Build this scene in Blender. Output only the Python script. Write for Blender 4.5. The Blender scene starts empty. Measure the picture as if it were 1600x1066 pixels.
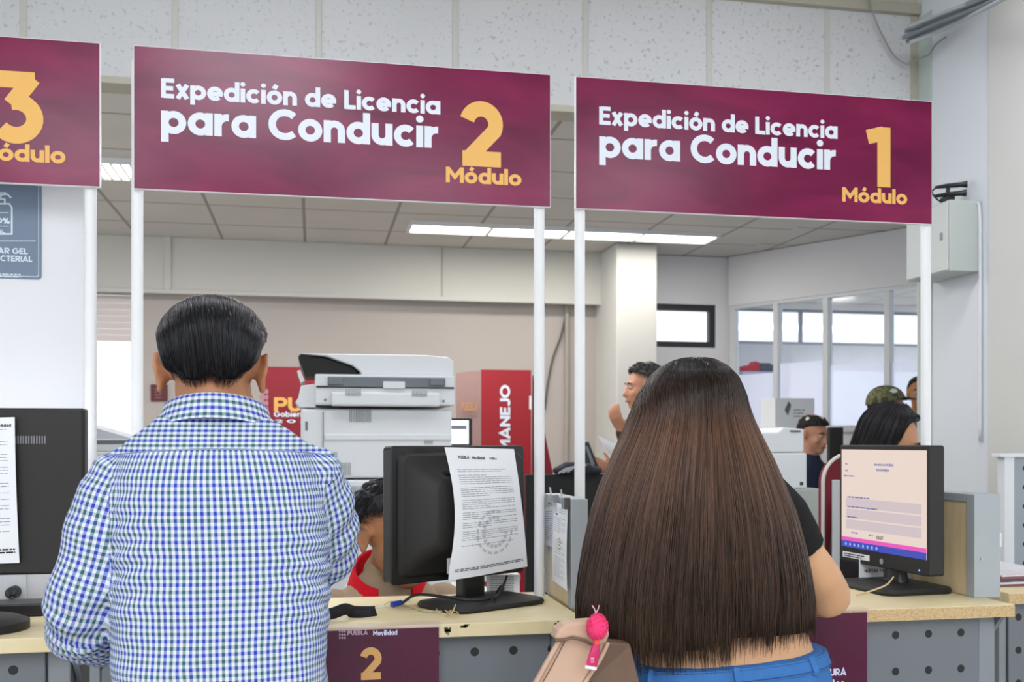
import bpy, bmesh, math, random
from mathutils import Vector, Matrix, noise
from mathutils.bvhtree import BVHTree
random.seed(7)
SC = bpy.context.scene
COL = SC.collection
PI = math.pi
R = math.radians

# ------------------------------------------------------------------ camera, world, exposure
YAW = R(11)
SA, CA = math.sin(YAW), math.cos(YAW)
EYE = 1.40
cam_d = bpy.data.cameras.new('camera')
cam = bpy.data.objects.new('camera', cam_d)
COL.objects.link(cam)
cam.location = (0, 0, EYE)
cam.rotation_euler = (R(90), 0, -YAW)
cam_d.sensor_width = 36
cam_d.lens = 36
cam_d.shift_y = (690 - 533) / 1600
cam_d.clip_start = 0.05
cam_d.dof.use_dof = True
cam_d.dof.focus_distance = 2.1
cam_d.dof.aperture_fstop = 7.0
SC.camera = cam
SC.view_settings.view_transform = 'Standard'
SC.view_settings.look = 'None'
SC.view_settings.gamma = 1
SC.view_settings.use_curve_mapping = False
SC.view_settings.exposure = 0.85

W = bpy.data.worlds.new('daylight')
SC.world = W
W.use_nodes = True
bg = W.node_tree.nodes['Background']
bg.inputs[0].default_value = (0.90, 0.95, 1.0, 1)
bg.inputs[1].default_value = 1.0


def area(name, loc, target, sx, sy, power, col=(1, 1, 1)):
    d = bpy.data.lights.new(name, 'AREA')
    d.shape = 'RECTANGLE'
    d.size, d.size_y = sx, sy
    d.energy = power
    d.color = col
    o = bpy.data.objects.new(name, d)
    COL.objects.link(o)
    o.location = loc
    o.rotation_euler = (Vector(target) - Vector(loc)).to_track_quat('-Z', 'Y').to_euler()
    return o


# the tubes of the ceiling fittings: front hall, then the office behind
HALL_LAMPS = [(-0.36, -1.5), (0.98, -4.6), (2.77, -3.86), (-1.87, -3.6), (-0.3, 3.0), (2.0, 3.0)]  # panels behind the camera set for sign glare; front pair added as fill
area('office_lamp_light', (1.8, 7.16, 2.90), (1.8, 7.16, 0), 2.2, 0.25, 9, (1, 0.97, 0.93))
area('office_lamp_light', (0.6, 5.65, 2.90), (0.6, 5.65, 0), 1.2, 0.3, 20, (1, 0.98, 0.95))
area('office_lamp_light', (-1.0, 6.0, 2.88), (-1.0, 6.0, 0), 1.2, 0.3, 20, (1, 0.98, 0.95))


area('office_lamp_light', (6.2, 8.6, 2.89), (6.2, 8.6, 0), 1.6, 0.5, 40, (0.95, 0.97, 1))


# ------------------------------------------------------------------ pixels to points
def at(px, py, Y):
    u = (px - 800) / 1600
    v = (690 - py) / 1600
    t = Y / (CA - u * SA)
    return Vector(((SA + u * CA) * t, Y, EYE + v * t))


def atd(px, py, d):
    u = (px - 800) / 1600
    v = (690 - py) / 1600
    return Vector(((SA + u * CA) * d, (CA - u * SA) * d, EYE + v * d))


# ------------------------------------------------------------------ materials
MATS = {}


def srgb(h):
    h = h.lstrip('#')
    out = []
    for i in (0, 2, 4):
        c = int(h[i:i + 2], 16) / 255
        out.append(c / 12.92 if c <= 0.04045 else ((c + 0.055) / 1.055) ** 2.4)
    return (*out, 1)


def mat(name, col, rough=0.5, metal=0.0, var=0.08, scale=12.0, bump=0.0, bscale=None, stretch=(1, 1, 1),
        emit=0.0, spec=0.5, coord='Object'):
    """principled material whose colour wanders a little with noise"""
    if name in MATS:
        return MATS[name]
    m = bpy.data.materials.new(name)
    m.use_nodes = True
    nt = m.node_tree
    b = nt.nodes['Principled BSDF']
    c = srgb(col) if isinstance(col, str) else (*col, 1)
    b.inputs['Roughness'].default_value = rough
    b.inputs['Metallic'].default_value = metal
    b.inputs['Specular IOR Level'].default_value = spec
    tc = nt.nodes.new('ShaderNodeTexCoord')
    mp = nt.nodes.new('ShaderNodeMapping')
    mp.inputs['Scale'].default_value = stretch
    nt.links.new(tc.outputs[coord], mp.inputs[0])
    nz = nt.nodes.new('ShaderNodeTexNoise')
    nz.inputs['Scale'].default_value = scale
    nz.inputs['Detail'].default_value = 4
    nt.links.new(mp.outputs[0], nz.inputs['Vector'])
    mx = nt.nodes.new('ShaderNodeMix')
    mx.data_type = 'RGBA'
    mx.inputs[6].default_value = tuple(x * (1 - var) for x in c[:3]) + (1,)
    mx.inputs[7].default_value = tuple(min(1, x * (1 + var)) for x in c[:3]) + (1,)
    nt.links.new(nz.outputs[0], mx.inputs[0])
    nt.links.new(mx.outputs[2], b.inputs['Base Color'])
    if bump:
        n2 = nz
        if bscale:
            n2 = nt.nodes.new('ShaderNodeTexNoise')
            n2.inputs['Scale'].default_value = bscale
            n2.inputs['Detail'].default_value = 3
            nt.links.new(mp.outputs[0], n2.inputs['Vector'])
        bp = nt.nodes.new('ShaderNodeBump')
        bp.inputs['Strength'].default_value = bump
        bp.inputs['Distance'].default_value = 0.004
        nt.links.new(n2.outputs[0], bp.inputs['Height'])
        nt.links.new(bp.outputs[0], b.inputs['Normal'])
    if emit:
        nt.links.new(mx.outputs[2], b.inputs['Emission Color'])
        b.inputs['Emission Strength'].default_value = emit
    MATS[name] = m
    return m


def nodes_of(name):
    m = bpy.data.materials.new(name)
    m.use_nodes = True
    MATS[name] = m
    return m, m.node_tree, m.node_tree.nodes['Principled BSDF']


def math_node(nt, op, a, b=None):
    n = nt.nodes.new('ShaderNodeMath')
    n.operation = op
    for i, x in enumerate((a, b)):
        if x is None:
            continue
        if isinstance(x, (int, float)):
            n.inputs[i].default_value = x
        else:
            nt.links.new(x, n.inputs[i])
    return n.outputs[0]


def mix_col(nt, f, a, b):
    n = nt.nodes.new('ShaderNodeMix')
    n.data_type = 'RGBA'
    if isinstance(f, (int, float)):
        n.inputs[0].default_value = f
    else:
        nt.links.new(f, n.inputs[0])
    for i, x in ((6, a), (7, b)):
        if isinstance(x, tuple):
            n.inputs[i].default_value = x
        else:
            nt.links.new(x, n.inputs[i])
    return n.outputs[2]


M_WHITE_WALL = mat('white_wall_paint', '#d9dade', 0.85, var=0.03, scale=3, bump=0.15, bscale=90)
M_BEIGE_WALL = mat('beige_wall_paint', '#b5aeaa', 0.9, var=0.04, scale=2)
M_BEAM = mat('cream_beam_paint', '#c9c9c4', 0.85, var=0.03, scale=2)
M_COLUMN = mat('column_paint', '#c9c9c6', 0.8, var=0.04, scale=4)
M_TRIM = mat('aluminium_trim', '#aba798', 0.55, var=0.06)
M_TBAR = mat('panel_joint_bar', '#b9b8b2', 0.6, var=0.05, scale=30)
M_FLOOR = mat('floor_tile', '#a9a49c', 0.4, var=0.08, scale=3)
M_PVC = mat('white_plastic_tube', '#e4e6e8', 0.4, var=0.03, scale=20)
M_WHITE = mat('white_plastic', '#d9dde0', 0.45, var=0.02, scale=10)
M_OFFWHITE = mat('offwhite_plastic', '#d5d8d8', 0.5, var=0.03, scale=10)
M_GREYP = mat('grey_plastic', '#6d757b', 0.5, var=0.05)
M_BLACK = mat('black_plastic', '#151516', 0.38, var=0.1, scale=40)
M_BLACKM = mat('matte_black_plastic', '#1a1918', 0.55, var=0.12, scale=60, bump=0.05, bscale=400)
M_GREYMETAL = mat('grey_painted_metal', '#80868c', 0.5, var=0.05, scale=8)
M_GREYMETAL2 = mat('pale_grey_metal', '#a2a9ad', 0.45, var=0.05, scale=8)
M_DARKHOLE = mat('dark_hole', '#0b0b0c', 0.9, var=0.1)
M_CABLE = mat('black_cable', '#131315', 0.5, var=0.1)
M_PAPER = mat('white_paper', '#e9ecf0', 0.9, var=0.02, scale=20)
M_INK = mat('grey_ink', '#8b8e96', 0.9, var=0.1, scale=60)
M_INKD = mat('dark_ink', '#33353c', 0.9, var=0.1, scale=60)
M_LETTER = mat('white_lettering', '#dfe6f2', 0.5, var=0.01)
M_GOLD = mat('gold_lettering', '#e8b35c', 0.5, var=0.02)
M_GLASSY = mat('satin_steel', '#b9bdc0', 0.3, 1.0, var=0.05)
M_SCREENW = mat('screen_white', '#eceff6', 0.4, var=0.01, emit=0.7)


def acoustic():
    m, nt, b = nodes_of('speckled_acoustic_panel')
    tc = nt.nodes.new('ShaderNodeTexCoord')
    n1 = nt.nodes.new('ShaderNodeTexNoise')
    n1.inputs['Scale'].default_value = 55
    n1.inputs['Detail'].default_value = 2
    nt.links.new(tc.outputs['Object'], n1.inputs['Vector'])
    cr = nt.nodes.new('ShaderNodeValToRGB')
    cr.color_ramp.elements[0].position = 0.30
    cr.color_ramp.elements[0].color = srgb('#8f8f8f')
    cr.color_ramp.elements[1].position = 0.40
    cr.color_ramp.elements[1].color = srgb('#c9cacc')
    nt.links.new(n1.outputs[0], cr.inputs[0])
    n2 = nt.nodes.new('ShaderNodeTexNoise')
    n2.inputs['Scale'].default_value = 1.6
    nt.links.new(tc.outputs['Object'], n2.inputs['Vector'])
    c = mix_col(nt, n2.outputs[0], cr.outputs[0], srgb('#bfc0c2'))
    nt.links.new(c, b.inputs['Base Color'])
    b.inputs['Roughness'].default_value = 0.95
    return m


def ceiling_tiles():
    m, nt, b = nodes_of('ceiling_tile_grid')
    tc = nt.nodes.new('ShaderNodeTexCoord')
    sp = nt.nodes.new('ShaderNodeSeparateXYZ')
    nt.links.new(tc.outputs['Object'], sp.inputs[0])
    lines = None
    for i, off in ((0, 0.1), (1, 0.26)):
        f = math_node(nt, 'FRACT', math_node(nt, 'DIVIDE', math_node(nt, 'ADD', sp.outputs[i], off + 61), 0.61))
        l = math_node(nt, 'LESS_THAN', f, 0.035)
        lines = l if lines is None else math_node(nt, 'MAXIMUM', lines, l)
    nz = nt.nodes.new('ShaderNodeTexNoise')
    nz.inputs['Scale'].default_value = 1.4
    nz.inputs['Detail'].default_value = 5
    nt.links.new(tc.outputs['Object'], nz.inputs['Vector'])
    base = mix_col(nt, nz.outputs[0], srgb('#bdbbb6'), srgb('#d6d4cf'))
    c = mix_col(nt, lines, base, srgb('#96938d'))
    nt.links.new(c, b.inputs['Base Color'])
    b.inputs['Roughness'].default_value = 0.95
    return m


def sign_print():
    """printed maroon brush texture of the module signs"""
    m, nt, b = nodes_of('maroon_sign_print')
    tc = nt.nodes.new('ShaderNodeTexCoord')
    mp = nt.nodes.new('ShaderNodeMapping')
    mp.inputs['Rotation'].default_value = (0, R(28), 0)
    mp.inputs['Scale'].default_value = (1.2, 1, 4.5)
    nt.links.new(tc.outputs['Object'], mp.inputs[0])
    nz = nt.nodes.new('ShaderNodeTexNoise')
    nz.inputs['Scale'].default_value = 2.2
    nz.inputs['Detail'].default_value = 3
    nz.inputs['Distortion'].default_value = 0.8
    nt.links.new(mp.outputs[0], nz.inputs['Vector'])
    cr = nt.nodes.new('ShaderNodeValToRGB')
    cr.color_ramp.elements[0].position = 0.3
    cr.color_ramp.elements[0].color = srgb('#5e0d38')
    cr.color_ramp.elements[1].position = 0.72
    cr.color_ramp.elements[1].color = srgb('#821a4b')
    nt.links.new(nz.outputs[0], cr.inputs[0])
    nt.links.new(cr.outputs[0], b.inputs['Base Color'])
    b.inputs['Roughness'].default_value = 0.22
    b.inputs['Specular IOR Level'].default_value = 0.26
    return m


def wood(name, c1, c2, stretch):
    m, nt, b = nodes_of(name)
    tc = nt.nodes.new('ShaderNodeTexCoord')
    mp = nt.nodes.new('ShaderNodeMapping')
    mp.inputs['Scale'].default_value = stretch
    nt.links.new(tc.outputs['Object'], mp.inputs[0])
    nz = nt.nodes.new('ShaderNodeTexNoise')
    nz.inputs['Scale'].default_value = 6
    nz.inputs['Detail'].default_value = 6
    nz.inputs['Distortion'].default_value = 0.6
    nt.links.new(mp.outputs[0], nz.inputs['Vector'])
    cr = nt.nodes.new('ShaderNodeValToRGB')
    cr.color_ramp.elements[0].position = 0.3
    cr.color_ramp.elements[0].color = srgb(c1)
    cr.color_ramp.elements[1].position = 0.7
    cr.color_ramp.elements[1].color = srgb(c2)
    nt.links.new(nz.outputs[0], cr.inputs[0])
    nt.links.new(cr.outputs[0], b.inputs['Base Color'])
    b.inputs['Roughness'].default_value = 0.42
    return m


def glass(name, tint, frost=0.0, alpha=0.25):
    m, nt, b = nodes_of(name)
    out = nt.nodes['Material Output']
    tr = nt.nodes.new('ShaderNodeBsdfTransparent')
    tr.inputs[0].default_value = (*tint, 1)
    mx = nt.nodes.new('ShaderNodeMixShader')
    mx.inputs[0].default_value = alpha
    b.inputs['Base Color'].default_value = (*tint, 1)
    b.inputs['Roughness'].default_value = 0.05 + frost
    sh = b
    if frost:
        sh = nt.nodes.new('ShaderNodeAddShader')
        tl = nt.nodes.new('ShaderNodeBsdfTranslucent')
        tl.inputs[0].default_value = (0.46, 0.47, 0.53, 1)
        b.inputs['Base Color'].default_value = (0.45, 0.46, 0.50, 1)
        nt.links.new(tl.outputs[0], sh.inputs[0])
        nt.links.new(b.outputs[0], sh.inputs[1])
    else:
        sh = nt.nodes.new('ShaderNodeBsdfGlossy')
        sh.inputs['Roughness'].default_value = 0.08
    nt.links.new(tr.outputs[0], mx.inputs[1])
    nt.links.new(sh.outputs[0], mx.inputs[2])
    nt.links.new(mx.outputs[0], out.inputs[0])
    return m


def emitter(name, col, s):
    m, nt, b = nodes_of(name)
    e = nt.nodes.new('ShaderNodeEmission')
    e.inputs[0].default_value = srgb(col)
    e.inputs[1].default_value = s
    nt.links.new(e.outputs[0], nt.nodes['Material Output'].inputs[0])
    return m


M_ACOUSTIC = acoustic()
M_CEIL = ceiling_tiles()
M_SIGN = sign_print()
M_COUNTER = wood('cream_laminate', '#d6c69a', '#e2d5ae', (2, 14, 2))
M_BOARD = wood('pale_board', '#d9c295', '#e3d0a8', (8, 8, 1.2))
M_CHIP = wood('raw_chipboard_edge', '#a98a5c', '#d3b98c', (30, 30, 60))
M_GLASS = glass('clear_glass', (0.95, 0.97, 1.0), 0.0, 0.06)
M_FROST = glass('frosted_film_glass', (0.88, 0.91, 0.96), 0.5, 0.62)
M_ACRYL = glass('clear_acrylic', (0.97, 0.96, 1.0), 0.0, 0.014)
M_TUBE = emitter('lamp_diffuser_lit', '#fff8e8', 4.0)
M_HALLTUBE = emitter('hall_lamp_diffuser_lit', '#f8faff', 9.0)
M_FRONTFILL = emitter('front_fill_diffuser_lit', '#f8faff', 8.0)  # diffuser of the added front fill panels

# ------------------------------------------------------------------ mesh building
MW = {}


class MB:
    def __init__(self):
        self.v, self.f = [], []

    def add(self, vs, fs):
        n = len(self.v)
        self.v += [Vector(x) for x in vs]
        self.f += [tuple(i + n for i in q) for q in fs]
        return self

    def box(self, lo, hi, M=None):
        x0, y0, z0 = lo
        x1, y1, z1 = hi
        vs = [Vector(p) for p in ((x0, y0, z0), (x1, y0, z0), (x1, y1, z0), (x0, y1, z0), (x0, y0, z1), (x1, y0, z1), (x1, y1, z1), (x0, y1, z1))]
        if M is not None:
            vs = [M @ p for p in vs]
        return self.add(vs, [(0, 3, 2, 1), (4, 5, 6, 7), (0, 1, 5, 4), (1, 2, 6, 5), (2, 3, 7, 6), (3, 0, 4, 7)])

    def prism(self, pts, off):
        """closed polygon pushed along the vector off"""
        off = Vector(off)
        n = len(pts)
        a = [Vector(p) for p in pts]
        b = [p + off for p in a]
        fs = [tuple(range(n))[::-1], tuple(range(n, 2 * n))]
        for i in range(n):
            j = (i + 1) % n
            fs.append((i, j, n + j, n + i))
        return self.add(a + b, fs)

    def loft(self, rings, caps=True, close=True):
        n = len(rings[0])
        vs = [p for r in rings for p in r]
        fs = []
        for k in range(len(rings) - 1):
            for i in range(n if close else n - 1):
                j = (i + 1) % n
                fs.append((k * n + i, k * n + j, (k + 1) * n + j, (k + 1) * n + i))
        if caps and close:
            fs.append(tuple(range(n))[::-1])
            fs.append(tuple(range((len(rings) - 1) * n, len(rings) * n)))
        return self.add(vs, fs)

    def tube(self, pts, r, n=8, dome=False, ref=None):
        """round or elliptical tube along a polyline; r is a number, or one per point, each a number or (a, b)"""
        pts = [Vector(p) for p in pts]
        rs = r if isinstance(r, (list, tuple)) else [r] * len(pts)
        rs = [x if isinstance(x, (list, tuple)) else (x, x) for x in rs]
        T = []
        for i in range(len(pts)):
            t = pts[min(i + 1, len(pts) - 1)] - pts[max(i - 1, 0)]
            T.append(t.normalized() if t.length > 1e-9 else Vector((0, 0, 1)))
        ref = Vector(ref) if ref is not None else (Vector((0, 1, 0)) if abs(T[0].y) < 0.9 else Vector((1, 0, 0)))
        rings = []
        u = ref
        for p, t, (a, b) in zip(pts, T, rs):
            u = (u - t * u.dot(t))
            u = u.normalized() if u.length > 1e-6 else t.orthogonal().normalized()
            w = t.cross(u)
            rings.append([p + w * (a * math.cos(2 * PI * k / n)) + u * (b * math.sin(2 * PI * k / n)) for k in range(n)])
        if dome:
            def cap(ring, c, t, rr):
                out = []
                for s in (0.38, 0.71, 0.92):
                    q = math.sqrt(1 - s * s)
                    out.append([c + (p - c) * q + t * (rr * s) for p in ring])
                return out
            a0 = min(rs[0])
            a1 = min(rs[-1])
            rings = cap(rings[0], pts[0], -T[0], a0)[::-1] + rings + cap(rings[-1], pts[-1], T[-1], a1)
        return self.loft(rings)

    def cyl(self, p0, p1, r0, r1=None, n=16):
        return self.tube([p0, p1], [r0, r0 if r1 is None else r1], n)

    def ball(self, c, r, nu=16, nv=10, M=None):
        r = r if isinstance(r, (list, tuple)) else (r, r, r)
        c = Vector(c)
        rings = []
        for k in range(1, nv):
            a = PI * k / nv
            ring = []
            for i in range(nu):
                b = 2 * PI * i / nu
                p = Vector((r[0] * math.sin(a) * math.cos(b), r[1] * math.sin(a) * math.sin(b), -r[2] * math.cos(a)))
                ring.append(c + (M @ p if M is not None else p))
            rings.append(ring)
        return self.loft(rings)

    def quad(self, a, b, c, d):
        return self.add([a, b, c, d], [(0, 1, 2, 3)])

    def build(self, name, m, parent=None, smooth=False, bevel=0.0, local=False, seg=2, angle=38):
        me = bpy.data.meshes.new(name)
        vs = self.v
        o = bpy.data.objects.new(name, me)
        COL.objects.link(o)
        if parent is not None:
            o.parent = parent
            MW[o] = MW[parent]
            if not local:
                inv = MW[parent].inverted()
                vs = [inv @ p for p in vs]
        elif not local:
            xs = [p.x for p in vs]
            ys = [p.y for p in vs]
            base = Vector(((min(xs) + max(xs)) / 2, (min(ys) + max(ys)) / 2, min(p.z for p in vs)))
            o.location = base
            MW[o] = Matrix.Translation(base)
            vs = [p - base for p in vs]
        else:
            MW[o] = Matrix()
        me.from_pydata([tuple(p) for p in vs], [], self.f)
        me.materials.append(m)
        if smooth:
            me.polygons.foreach_set('use_smooth', [True] * len(me.polygons))
            if smooth != 'all':
                me.set_sharp_from_angle(angle=R(angle))
        me.update()
        if bevel:
            bv = o.modifiers.new('bevel', 'BEVEL')
            bv.width = bevel
            bv.segments = seg
            bv.limit_method = 'ANGLE'
            bv.angle_limit = R(35)
        return o


def thing(name, label, cat, loc=(0, 0, 0), rz=0.0, group=None):
    o = bpy.data.objects.new(name, None)
    COL.objects.link(o)
    o.empty_display_size = 0.1
    o.location = loc
    o.rotation_euler = (0, 0, rz)
    MW[o] = Matrix.Translation(Vector(loc)) @ Matrix.Rotation(rz, 4, 'Z')
    return tag(o, label, cat, group)


def tag(o, label, cat, group=None):
    o['label'] = label
    o['category'] = cat
    if group:
        o['group'] = group
    return o


def part_label(o, label):
    o['label'] = label
    return o


def struct(o):
    o['kind'] = 'structure'
    return o


def sbox(name, lo, hi, m, bevel=0.0):
    return struct(MB().box(lo, hi).build(name, m, bevel=bevel))


def organic(mb, voxel, smooth=4, factor=0.5):
    """melt overlapping closed shapes into one continuous skin; returns a mesh in world coordinates"""
    me = bpy.data.meshes.new('tmp')
    me.from_pydata([tuple(p) for p in mb.v], [], mb.f)
    o = bpy.data.objects.new('tmp', me)
    COL.objects.link(o)
    rm = o.modifiers.new('r', 'REMESH')
    rm.mode = 'VOXEL'
    rm.voxel_size = voxel
    sm = o.modifiers.new('s', 'SMOOTH')
    sm.factor = factor
    sm.iterations = smooth
    dg = bpy.context.evaluated_depsgraph_get()
    out = bpy.data.meshes.new_from_object(o.evaluated_get(dg))
    bpy.data.objects.remove(o)
    bpy.data.meshes.remove(me)
    return out


def from_mesh(me, name, m, parent=None, displace=None):
    """link a world-space mesh as an object (origin at its base or its parent's)"""
    if displace:
        ns = [v.normal.copy() for v in me.vertices]
        cs = [v.co.copy() for v in me.vertices]
        for v, p, n in zip(me.vertices, cs, ns):
            v.co = p + n * displace(p, n)
    o = bpy.data.objects.new(name, me)
    me.name = name
    COL.objects.link(o)
    if parent is not None:
        o.parent = parent
        MW[o] = MW[parent]
    else:
        c = [v.co for v in me.vertices]
        base = Vector((sum(p.x for p in c) / len(c), sum(p.y for p in c) / len(c), min(p.z for p in c)))
        o.location = base
        MW[o] = Matrix.Translation(base)
    me.transform(MW[o].inverted())
    me.materials.clear()
    me.materials.append(m)
    me.polygons.foreach_set('use_smooth', [True] * len(me.polygons))
    me.update()
    return o


# ------------------------------------------------------------------ lettering drawn with broad strokes
def arc(cx, cy, rx, ry, a0, a1, n=18):
    return [(cx + rx * math.cos(R(a0 + (a1 - a0) * i / n)), cy + ry * math.sin(R(a0 + (a1 - a0) * i / n))) for i in range(n + 1)]


def glyphs():
    w = 0.158
    h = w / 2
    X, H, A, D = 0.51, 0.70, 0.73, -0.19
    r = 0.182
    yc = X / 2
    ry = yc - h + 0.006
    g = {}

    def bowl(cx):
        return arc(cx, yc, r, ry, 0, 360, 28)
    c = r + h
    g['o'] = ([bowl(c)], 2 * c)
    g['c'] = ([arc(c, yc, r, ry, 42, 318)], 2 * c - 0.05)
    g['e'] = ([arc(c, yc, r, ry, 0, 318), [(c - r, yc - 0.01), (c + r + h * 0.9, yc - 0.01)]], 2 * c)
    g['a'] = ([bowl(c), [(c + r, 0), (c + r, X)]], 2 * c)
    g['d'] = ([bowl(c), [(c + r, 0), (c + r, A)]], 2 * c)
    g['b'] = ([bowl(c), [(h, 0), (h, A)]], 2 * c)
    g['p'] = ([bowl(c), [(h, D), (h, X)]], 2 * c)
    nr = 0.155
    g['n'] = ([[(h, 0), (h, X)], arc(h + nr, X - h - nr + 0.0, nr, nr, 180, 0) + [(h + 2 * nr, 0)]], 2 * nr + w)
    g['u'] = ([[(h + 2 * nr, 0), (h + 2 * nr, X)], [(h, X)] + arc(h + nr, h + nr, nr, nr, 180, 360)], 2 * nr + w)
    g['r'] = ([[(h, 0), (h, X)], arc(h + 0.2, X - h - 0.2, 0.2, 0.2, 175, 82, 8)], 0.33)
    g['i'] = ([[(h, 0), (h, X)], ('dot', h, 0.665, 0.085)], w)
    g['l'] = ([[(h, 0), (h, A)]], w)
    g['x'] = ([[(0.07, 0), (0.38, X)], [(0.38, 0), (0.07, X)]], 0.45)
    g['v'] = ([[(0.07, X), (0.225, 0.03), (0.38, X)]], 0.45)
    g['\u00f3'] = ([bowl(c), [(c - 0.02, 0.565), (c + 0.07, 0.72)]], 2 * c)
    g['E'] = ([[(h, 0), (h, H)], [(h, h * 0.9), (0.43, h * 0.9)], [(h, H / 2), (0.40, H / 2)], [(h, H - h * 0.9), (0.43, H - h * 0.9)]], 0.44)
    g['L'] = ([[(h, 0), (h, H)], [(h, h * 0.9), (0.40, h * 0.9)]], 0.40)
    g['C'] = ([arc(0.345, H / 2, 0.275, H / 2 - h + 0.006, 45, 315)], 0.60)
    g['G'] = ([arc(0.345, H / 2, 0.275, H / 2 - h + 0.006, 45, 360) + [(0.36, H / 2)]], 0.70)
    g['O'] = ([arc(0.345, H / 2, 0.275, H / 2 - h + 0.006, 0, 360, 28)], 0.69)
    g['M'] = ([[(h, 0), (h, H)], [(0.72 - h, 0), (0.72 - h, H)], [(h, H - 0.05), (0.36, 0.25), (0.72 - h, H - 0.05)]], 0.72)
    g['P'] = ([[(h, 0), (h, H)], [(h, H - h)] + arc(0.30, H - h - 0.155, 0.155, 0.155, 90, -90) + [(h, H - h - 0.31)]], 0.52)
    g['R'] = ([[(h, 0), (h, H)], [(h, H - h)] + arc(0.30, H - h - 0.155, 0.155, 0.155, 90, -90) + [(h, H - h - 0.31)], [(0.27, 0.25), (0.47, 0)]], 0.55)
    g['U'] = ([[(h, H)] + arc(h + 0.2, 0.2 + h, 0.2, 0.2, 180, 360) + [(h + 0.4, H)]], 0.54)
    g['B'] = ([[(h, 0), (h, H)], [(h, H - h)] + arc(0.28, H - h - 0.14, 0.14, 0.14, 90, -90) + [(h, H - h - 0.28)],
               [(h, H - h - 0.28)] + arc(0.30, h + 0.142, 0.152, 0.142, 90, -90) + [(h, h)]], 0.53)
    g['A'] = ([[(0.07, 0), (0.32, H - 0.03), (0.57, 0)], [(0.17, 0.19), (0.47, 0.19)]], 0.64)
    g['N'] = ([[(h, 0), (h, H)], [(0.58 - h, 0), (0.58 - h, H)], [(h, H - 0.08), (0.58 - h, 0.08)]], 0.58)
    g['J'] = ([[(0.36, H)] + [(0.36, 0.24)] + arc(0.20, 0.225, 0.16, 0.16, 0, -150)], 0.43)
    g['T'] = ([[(0.25, 0), (0.25, H)], [(0.0, H - h), (0.5, H - h)]], 0.50)
    g['I'] = ([[(h, 0), (h, H)]], w)
    g['Z'] = ([[(0.02, H - h), (0.46, H - h), (0.06, h), (0.48, h)]], 0.50)
    g['\u00d3'] = ([arc(0.345, H / 2, 0.275, H / 2 - h + 0.006, 0, 360, 28), [(0.33, 0.75), (0.42, 0.88)]], 0.69)
    g['S'] = ([arc(0.24, H - h - 0.14, 0.165, 0.14, 40, 270, 14) + arc(0.24, h + 0.14, 0.175, 0.142, 90, -145, 14)], 0.48)
    g['%'] = ([arc(0.16, 0.54, 0.10, 0.10, 0, 360, 14), arc(0.52, 0.16, 0.10, 0.10, 0, 360, 14), [(0.18, 0), (0.50, 0.7)]], 0.68)
    g['0'] = ([arc(0.26, H / 2, 0.19, H / 2 - h, 0, 360, 24)], 0.52)
    g['2'] = ([arc(0.245, H - h - 0.165, 0.165, 0.165, 165, -25, 16) + [(0.10, h * 1.02)], [(0.03, h), (0.47, h)]], 0.49)
    g['3'] = ([[(0.03, H - h), (0.42, H - h)], [(0.40, H - 0.05), (0.19, 0.37)], arc(0.235, 0.235, 0.185, 0.168, 105, -142, 20)], 0.50)
    g['1'] = ([[(0.24, 0), (0.24, H)], [(0.03, H - 0.125), (0.24, H - h * 0.9)]], 0.33)
    g['4'] = ([[(0.36, 0), (0.36, H), (0.08, 0.2), (0.50, 0.2)]], 0.52)
    g['7'] = ([[(0.03, H - h), (0.40, H - h), (0.16, 0)]], 0.46)
    g['-'] = ([[(0.03, 0.27), (0.27, 0.27)]], 0.30)
    g[':'] = ([('dot', 0.07, 0.09, 0.07), ('dot', 0.07, 0.42, 0.07)], 0.14)
    g['.'] = ([('dot', 0.07, 0.07, 0.07)], 0.14)
    g['t'] = ([[(0.13, 0), (0.13, 0.64)], [(0.0, X - h * 0.8), (0.29, X - h * 0.8)]], 0.29)
    g['s'] = ([arc(0.19, X - h - 0.09, 0.12, 0.095, 40, 270, 12) + arc(0.19, h + 0.09, 0.12, 0.095, 90, -140, 12)], 0.38)
    g['m'] = ([[(h, 0), (h, X)], arc(h + 0.125, X - h - 0.125, 0.125, 0.125, 180, 0) + [(h + 0.25, 0)],
               arc(h + 0.375, X - h - 0.125, 0.125, 0.125, 180, 0) + [(h + 0.5, 0)]], 0.5 + w)
    g['X'] = ([[(0.07, 0), (0.5, H)], [(0.5, 0), (0.07, H)]], 0.57)
    g['V'] = ([[(0.07, H), (0.3, 0.03), (0.53, H)]], 0.60)
    g['Y'] = ([[(0.07, H), (0.3, 0.32), (0.53, H)], [(0.3, 0), (0.3, 0.34)]], 0.60)
    g['F'] = ([[(h, 0), (h, H)], [(h, H / 2), (0.38, H / 2)], [(h, H - h * 0.9), (0.42, H - h * 0.9)]], 0.42)
    return g, w


GL, GLW = glyphs()


def stroke_quads(pl, w):
    """left and right edges of a polyline with mitred corners"""
    n = len(pl)
    closed = n > 3 and abs(pl[0][0] - pl[-1][0]) < 1e-6 and abs(pl[0][1] - pl[-1][1]) < 1e-6
    P = [Vector(p) for p in pl]
    L, Rr = [], []
    for i in range(n):
        if closed:
            a = P[(i - 1) % (n - 1)]
            b = P[(i + 1) % (n - 1)]
            d1, d2 = (P[i % (n - 1)] - a).normalized(), (b - P[i % (n - 1)]).normalized()
        else:
            d1 = (P[i] - P[i - 1]).normalized() if i else (P[1] - P[0]).normalized()
            d2 = (P[i + 1] - P[i]).normalized() if i < n - 1 else d1
        n1, n2 = Vector((-d1.y, d1.x)), Vector((-d2.y, d2.x))
        m = (n1 + n2)
        m = m.normalized() if m.length > 1e-6 else n1
        k = w / 2 / max(0.45, m.dot(n1))
        L.append(P[i] + m * k)
        Rr.append(P[i] - m * k)
    return L, Rr


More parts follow.
